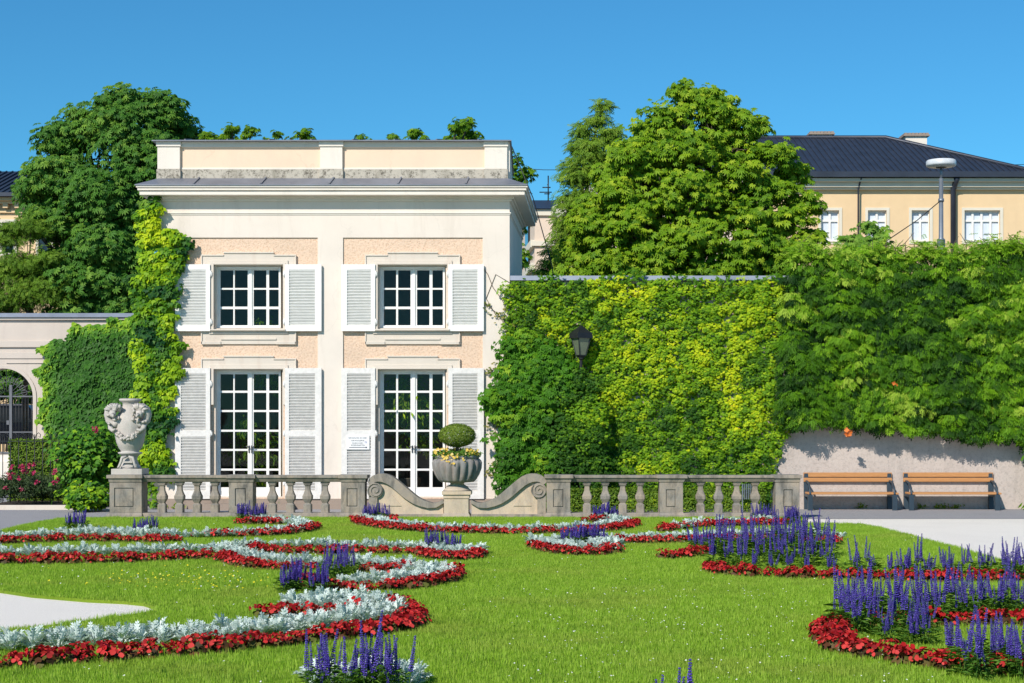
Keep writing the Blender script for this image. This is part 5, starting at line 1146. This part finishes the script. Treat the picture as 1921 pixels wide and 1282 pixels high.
# iron fence with scrolls
fe = empty('iron_fence', (wx(40,32.3), 32.3, 0)); tag(fe, 'low black iron fence with scrolled tops in front of the left hedge', 'fence')
q = MB(); q2 = MB()
for i, px in enumerate(range(-40, 132, 15)):
    x = wx(px,32.3); q.tube([(x,32.3,0),(x,32.3,wz(815 if i%2 else 822,32.3))], .009, 5)
    if i%2: 
        for sx in (-1,1): q2.tube([(x,32.3,wz(826,32.3)),(x+sx*.03,32.3,wz(816,32.3)),(x+sx*.08,32.3,wz(812,32.3)),(x+sx*.12,32.3,wz(816,32.3)),(x+sx*.11,32.3,wz(821,32.3)),(x+sx*.08,32.3,wz(819,32.3))], .008, 5)
q.bar((wx(-40,32.3),32.3,wz(828,32.3)),(wx(130,32.3),32.3,wz(828,32.3)),.015); q.bar((wx(-40,32.3),32.3,.15),(wx(130,32.3),32.3,.15),.015)
q.build('bars', M['iron'], fe, fix=False); q2.build('scrollwork', M['iron'], fe, fix=False)

# ================================================================ PARTERRE PLANTS
def begonia_meshes():
    out = []
    for v in range(4):
        n_ = 20; a = rng.uniform(0,2*math.pi,n_); r_ = .075*np.sqrt(rng.uniform(0,1,n_)); z = .015+.075*rng.uniform(0,1,n_)
        P = np.stack([r_*np.cos(a), r_*np.sin(a), z],1); N = np.stack([np.cos(a), np.sin(a), np.full(n_,.7)],1)
        lf = tri_mesh('begonia_leaves', [leaves(P, N+rdir(n_)*.3, np.stack([np.cos(a),np.sin(a),np.full(n_,.1)],1)+rdir(n_)*.4, .07*rng.uniform(.7,1.2,n_), rng.uniform(0,1,n_), T_IVY)])
        lf.materials.append(M['beg_l'])
        n_ = 34; a = rng.uniform(0,2*math.pi,n_); u = rng.uniform(0,1,n_); r_ = .10*np.sqrt(u); z = .075+.055*(1-u*.9)+rng.normal(0,.010,n_)
        P = np.stack([r_*np.cos(a), r_*np.sin(a), z],1); N = np.stack([np.cos(a)*u, np.sin(a)*u, np.full(n_,.8)],1)
        fl = tri_mesh('begonia_blooms', [leaves(P, N+rdir(n_)*.6, rdir(n_), .042*rng.uniform(.6,1.3,n_), rng.uniform(0,1,n_), T_ROUND)])
        fl.materials.append(M['beg_f']); out.append((lf, fl))
    return out
def silver_meshes():
    out = []
    for v in range(5):
        n_ = 46; a = rng.uniform(0,2*math.pi,n_); el = rng.uniform(.15,1.35,n_); P = np.stack([.03*np.cos(a), .03*np.sin(a), rng.uniform(.01,.09,n_)],1)
        D = np.stack([np.cos(a)*np.cos(el), np.sin(a)*np.cos(el), np.sin(el)],1); N = np.stack([-np.cos(a)*np.sin(el), -np.sin(a)*np.sin(el), np.cos(el)],1)
        me = tri_mesh('silver_plant', [leaves(P, N+rdir(n_)*.35, D, .118*rng.uniform(.6,1.2,n_), rng.normal(.5,.25,n_), (T_SILV[0]*np.array([1.0,1,1]), T_SILV[1]))])
        me.materials.append(M['silver']); out.append(me)
    return out
OCT = (np.array([(0,0,1),(1,0,0),(0,1,0),(-1,0,0),(0,-1,0),(0,0,-.6)], float), np.array([(0,1,2),(0,2,3),(0,3,4),(0,4,1),(5,2,1),(5,3,2),(5,4,3),(5,1,4)], int))
def spike_meshes():
    out = []
    for v in range(5):
        P = []; S = []; D = []; hh = random.uniform(.42,.5); lean = random.uniform(-.03,.03); z = hh*.46; nlev = 15
        while z < hh:
            k = 6; u = (z-hh*.46)/(hh*.54); r_ = .0105*(1-u*.75)+.001; a0 = random.uniform(0,6)
            for i in range(k):
                a = a0+2*math.pi*i/k; P.append((r_*math.cos(a)+lean*z*2, r_*math.sin(a), z+random.uniform(-.004,.004))); S.append(.0072*(1-.45*u)*random.uniform(.8,1.25)); D.append((math.cos(a), math.sin(a), .6))
            z += .0165 - .004*u
        n_ = len(P); P = np.array(P); D = np.array(D)
        V, Fc = leaves(P, D, np.tile([0.,0,1.], (n_,1)), np.array(S), rng.normal(.5,.25,n_), OCT)[:2]; tt = np.repeat(np.clip(rng.normal(.5,.25,n_),0,1), 8)
        m = MB(); m.tube([(0,0,0),(lean*hh,0,hh*.5),(lean*hh*2,0,hh)], [.0035,.003,.0015], 4, cap=False); sv = np.array(m.v); sf = np.array([[f[0],f[1],f[2]] for f in m.f]+[[f[0],f[2],f[3]] for f in m.f])
        me = tri_mesh('salvia_spike', [(V,Fc,tt,0),(sv,sf,np.full(len(sf),.3),1)]); me.materials.append(M['sal_f']); me.materials.append(M['sal_l']); out.append(me)
    return out
def salvia_leaf_meshes():
    out = []
    for v in range(4):
        n_ = 90; a = rng.uniform(0,2*math.pi,n_); z = rng.uniform(.01,.23,n_); r_ = rng.uniform(.0,.10,n_); P = np.stack([r_*np.cos(a), r_*np.sin(a), z],1)
        D = np.stack([np.cos(a), np.sin(a), rng.uniform(-.1,.8,n_)],1); N = np.stack([-np.cos(a)*.4, -np.sin(a)*.4, np.ones(n_)],1)
        me = tri_mesh('salvia_leaves', [leaves(P, N+rdir(n_)*.35, D, .085*rng.uniform(.6,1.2,n_), rng.normal(.5,.22,n_), T_LANCE)]); me.materials.append(M['sal_l']); out.append(me)
    return out
BEG = begonia_meshes(); SIL = silver_meshes(); SPK = spike_meshes(); SLV = salvia_leaf_meshes()

def resample(pts, step):
    out = []; rest = 0
    for (x0, y0), (x1, y1) in zip(pts, pts[1:]):
        L = math.hypot(x1-x0, y1-y0)
        if L == 0: continue
        d = rest
        while d < L: out.append((x0+(x1-x0)*d/L, y0+(y1-y0)*d/L, -(y1-y0)/L, (x1-x0)/L)); d += step
        rest = d - L
    return out
def smooth(pts, it=2):
    for _ in range(it):
        q = [pts[0]]
        for a, b_ in zip(pts, pts[1:]): q += [(a[0]*.75+b_[0]*.25, a[1]*.75+b_[1]*.25), (a[0]*.25+b_[0]*.75, a[1]*.25+b_[1]*.75)]
        pts = q + [pts[-1]]
    return pts
RED = []; SILV = []
def band(store, px, rows, step, bed, lift=0.):   # px: points at the foot of the plants; rows: sideways offsets in metres
    P = smooth([gp(x, y + lift*(y-800)) for x, y in px])
    for k, off in enumerate(rows):
        for x, y, nx, ny in resample(P, step):
            store.append((x+nx*off+random.gauss(0,.014), y+ny*off+random.gauss(0,.018), bed))
rr = (0, .10); sr = (0, .14); st = .15; ss = .145; LF = .028
A_ = 'nearest scroll bed at the left front'; B_ = 'second scroll bed on the left'; C_ = 'curled bed left of the lawn centre'; D_ = 'back left bed before the balustrade'
E_ = 'back bed below the planter'; F_ = 'middle bed right of the lawn centre'; G_ = 'right bed in front of the pale path'; H_ = 'nearest bed at the right front'
band(RED, [(-60,1270),(0,1265),(100,1258),(200,1250),(300,1243),(400,1235),(517,1225),(604,1212),(677,1206),(750,1195),(788,1180),(790,1166),(770,1154),(752,1150)], rr, st, A_)
band(SILV, [(-60,1222),(0,1219),(200,1209),(400,1199),(517,1189),(604,1177),(691,1164),(735,1154),(720,1140),(680,1134),(620,1131),(570,1134)], (-.08,.06,.20), ss, A_, LF)
band(SILV, [(690,1150),(640,1146),(580,1146),(530,1148)], (0,.14,.28,.42), ss, A_)
band(RED, [(493,1166),(520,1170),(560,1171),(604,1170),(648,1163),(690,1162)], rr, st, A_)
band(RED, [(-60,1065),(0,1065),(100,1065),(200,1063),(300,1060),(400,1054),(412,1058),(440,1068),(470,1074),(517,1077),(560,1077),(600,1078)], rr, st, B_)
band(SILV, [(-60,1044),(0,1044),(100,1043),(200,1042),(300,1040),(400,1035),(430,1045),(460,1052),(510,1060),(590,1065)], sr, ss, B_, LF)
band(SILV, [(400,1036),(440,1035),(480,1028),(560,1028),(680,1029),(780,1031),(830,1035)], sr, ss, B_, LF)
band(RED, [(470,1040),(490,1045),(560,1047),(680,1046),(780,1045)], rr, st, B_)
band(SILV, [(810,1040),(840,1043),(870,1044),(895,1040),(880,1036)], (-.08,.06,.20), ss, B_, LF)
band(RED, [(785,1047),(790,1053),(810,1056),(835,1057),(870,1058),(900,1055),(909,1048)], rr, st, B_)
band(SILV, [(677,1067),(735,1070),(779,1077),(823,1083),(810,1090),(780,1094),(740,1098),(691,1100),(650,1097)], (-.12,.02,.16), ss, C_, LF*.6)
band(RED, [(680,1080),(715,1084),(750,1084),(785,1078)], rr, st, C_)
band(RED, [(838,1082),(843,1092),(825,1101),(793,1107),(735,1113),(662,1118),(620,1115),(595,1108),(575,1100)], rr, st, C_)
band(SILV, [(-60,1020),(0,1014),(67,1010),(133,1004),(217,1008),(300,1010),(400,1008),(500,1005),(555,999),(583,993),(575,987),(540,981),(483,977)], sr, ss, D_, LF)
band(SILV, [(133,1012),(217,1015),(320,1016)], (0,.2,.4), ss, D_)
band(RED, [(-60,1029),(0,1027),(80,1024),(150,1021),(233,1023),(300,1024),(343,1022)], rr, st, D_)
band(RED, [(367,1014),(500,1012),(567,1006),(598,996)], (0,), st, D_)
band(RED, [(443,988),(500,990),(550,988)], rr, st, D_)
band(RED, [(664,984),(672,989),(692,994),(779,1004),(866,1007),(960,1008),(1050,1007),(1140,1003),(1180,998),(1193,990)], rr, st, E_)
band(SILV, [(680,980),(715,986),(760,992),(837,997),(955,998),(1040,997),(1126,993),(1165,988),(1178,981),(1150,977),(1107,977)], sr, ss, E_, LF)
band(RED, [(721,984),(755,984)], rr, st, E_); band(RED, [(1098,985),(1155,985)], rr, st, E_)
band(SILV, [(1010,1020),(1030,1028),(1060,1034),(1100,1036),(1140,1032),(1150,1025),(1120,1020)], (-.08,.06,.20), ss, F_, LF)
band(RED, [(1000,1034),(1020,1042),(1056,1047),(1104,1049),(1145,1047),(1160,1041)], rr, st, F_)
band(SILV, [(1135,1017),(1253,1014),(1337,1011),(1450,1008),(1520,1010),(1570,1015)], sr, ss, F_, LF)
band(RED, [(1135,1026),(1200,1026),(1292,1024),(1400,1022),(1500,1024),(1585,1028)], rr, st, F_)
band(SILV, [(1280,993),(1300,989),(1350,985),(1422,981),(1460,981)], sr, ss, F_, LF)
band(RED, [(1253,1003),(1262,999),(1300,996),(1380,992),(1450,992),(1480,990)], rr, st, F_)
band(RED, [(1256,1055),(1275,1054),(1295,1050),(1320,1048),(1340,1048)], rr, st, G_)
band(RED, [(1327,1076),(1330,1082),(1365,1086),(1422,1089),(1463,1091),(1557,1094),(1650,1096),(1744,1098),(1838,1098),(1913,1098),(1990,1098)], rr, st, G_)
band(RED, [(1549,1184),(1538,1196),(1536,1208),(1548,1224),(1594,1239),(1669,1250),(1725,1261),(1800,1269),(1913,1280),(1990,1286)], (0,.12), st, H_)
band(RED, [(1640,1184),(1707,1184),(1763,1183),(1838,1181),(1913,1182),(1990,1184)], rr, st, H_)
band(SILV, [(590,1296),(660,1300),(770,1302)], (0,.15,.3), ss, A_)
def in_view(x, y): return y > 9.2 and wx(-40, y) < x < wx(1960, y) and y < YB-.1
def place_red():
    pts = sorted([p for p in RED if in_view(p[0], p[1])], key=lambda p: p[1]); cnt = 0
    protos = []
    for x, y, bed in pts[:300]:
        lf, fl = random.choice(BEG); t = empty('begonia', (x, y, .03)); tag(t, 'red begonia edging plant in the ' + bed, 'begonia', 'red begonias in the ' + bed)
        t.rotation_euler.z = random.uniform(0,6.28); k = random.uniform(.62,1.02); t.scale = (k,k,k)
        for nm, me in (('leaves', lf), ('blooms', fl)): o = bpy.data.objects.new(nm, me); COL.objects.link(o); o.parent = t
    return pts[300:]
def merged(pts, meshes, name, label, cat, mats, s=(.62,1.0), z=.03):
    vs = []; fs = []; ts = []; mi = []; n0 = 0; cache = []
    for group in meshes:
        gl = []
        for j, me in enumerate(group):
            v = np.empty(len(me.vertices)*3, np.float32); me.vertices.foreach_get('co', v); f = np.empty(len(me.polygons)*3, np.int32); me.loops.foreach_get('vertex_index', f)
            tt = np.empty(len(me.polygons), np.float32); me.attributes['tint'].data.foreach_get('value', tt); gl.append((v.reshape(-1,3), f.reshape(-1,3), tt, j))
        cache.append(gl)
    parts = []
    for x, y, *_ in pts:
        g = random.choice(cache); a = random.uniform(0,6.28); k = random.uniform(*s); c, sn = math.cos(a)*k, math.sin(a)*k; Rm = np.array([[c,sn,0],[-sn,c,0],[0,0,k]])
        for v, f, tt, j in g: parts.append((v@Rm + [x,y,z], f, tt, j))
    o = foliage(name, parts, mats); tag(o, label, cat, None, 'stuff'); return o
rest = place_red(); print('begonias', len(RED), 'rest', len(rest))
merged(rest, BEG, 'begonia_edging', 'rows of small red begonias in the beds farther back', 'begonias', [M['beg_l'], M['beg_f']])
pts = sorted([p for p in SILV if in_view(p[0], p[1])], key=lambda p: p[1]); print('silver', len(pts))
for x, y, bed in pts[:300]:
    o = bpy.data.objects.new('dusty_miller', random.choice(SIL)); COL.objects.link(o); o.location = (x, y, .03); o.rotation_euler.z = random.uniform(0,6.28); k = random.uniform(.6,.92); o.scale = (k,k,k)
    tag(o, 'silver leaved dusty miller in the ' + bed, 'dusty miller', 'dusty millers in the ' + bed)
merged(pts[300:], [(m,) for m in SIL], 'dusty_miller_band', 'silver grey dusty miller bands in the beds farther back', 'dusty millers', [M['silver']], (.58,.88))
# salvias
cnt = 0
def salvia(x, y, bed, h, nsp, leafy=1.0, green=True):
    global cnt; cnt += 1
    t = empty('salvia', (x, y, .03)); tag(t, 'blue violet salvia spikes in the ' + bed, 'salvia', 'blue salvias in the ' + bed)
    t.rotation_euler.z = random.uniform(0,6.28); k = h/.46
    o = bpy.data.objects.new('leaves', random.choice(SLV)); COL.objects.link(o); o.parent = t; o.scale = (k*leafy,k*leafy,k*.9)
    for i in range(nsp):
        o = bpy.data.objects.new('flower_spike', random.choice(SPK)); COL.objects.link(o); o.parent = t
        a = random.uniform(0,6.28); r_ = random.uniform(.01,.075)*k; kk = k*random.uniform(.6,1.12); o.location = (r_*math.cos(a), r_*math.sin(a), 0); wd_ = kk*(1.1 if h > .3 else 1.9); o.scale = (wd_,wd_,kk)
        o.rotation_euler = (random.gauss(0,.12), random.gauss(0,.12), random.uniform(0,6.28))
def clump(x0, x1, y0, y1, n_, h, nsp, bed, leafy=1.0):
    for i in range(n_):
        px = x0 + (x1-x0)*(i+.5)/n_ + random.uniform(-.3,.3)*(x1-x0)/n_; py = random.uniform(y0, y1); x, y = gp(px, py)
        salvia(x, y, bed, h*random.uniform(.78,1.02), nsp, leafy)
clump(605,662,1084,1094,5,.36,8,C_,1.1); clump(528,570,1116,1122,5,.32,8,C_,1.1); clump(582,616,1116,1123,4,.28,7,C_,1.1)
clump(122,162,995,999,6,.28,7,D_); clump(248,293,1003,1007,6,.25,7,D_); clump(446,497,980,983,7,.33,8,D_)
clump(680,730,979,982,7,.30,7,E_); clump(1115,1158,979,982,7,.29,8,E_)
clump(796,868,1037,1043,7,.28,7,B_); clump(1053,1132,1025,1031,10,.31,8,F_)
clump(1416,1452,982,984,5,.32,8,F_); clump(1470,1500,986,988,5,.30,7,F_)
clump(1298,1337,1038,1045,5,.34,7,G_,1.2)
for py, xa_, xb_, n_, h in ((1079,1400,1570,5,.26),(1068,1335,1568,9,.40),(1052,1335,1568,10,.48),(1036,1350,1560,6,.46),(1024,1440,1545,4,.46)): clump(xa_,xb_,py-5,py+5,n_,h,7,G_,1.2)
for px, h in ((1605,.40),(1622,.42),(1640,.24),(1668,.26),(1690,.30),(1705,.36),(1722,.40),(1740,.34),(1768,.32),(1785,.30),(1815,.32),(1838,.34),(1852,.38),(1885,.40),(1905,.42),(1925,.42),(1950,.4)): clump(px-4,px+4,1085,1090,1,h,6,G_,1.25)
for py, xa_, xb_, n_, h in ((1222,1650,1770,3,.33),(1200,1570,1760,6,.38),(1182,1558,1765,6,.46),(1166,1575,1765,6,.46)): clump(xa_,xb_,py-6,py+6,n_,h,7,H_,1.2)
clump(1775,1930,1158,1170,8,.40,6,H_,1.2); clump(1790,1930,1146,1152,4,.42,5,H_,1.2)
clump(1770,1930,1252,1266,6,.36,6,H_,1.1); clump(1800,1935,1274,1286,5,.38,6,H_,1.1)
clump(1880,1930,1095,1099,3,.42,5,G_)
clump(586,628,1316,1325,3,.42,6,A_,.7); clump(650,760,1316,1330,6,.44,6,A_,.7)
clump(1222,1330,1440,1450,6,.46,3,'bed cut off by the lower edge of the photo',.8)
print('salvias', cnt)
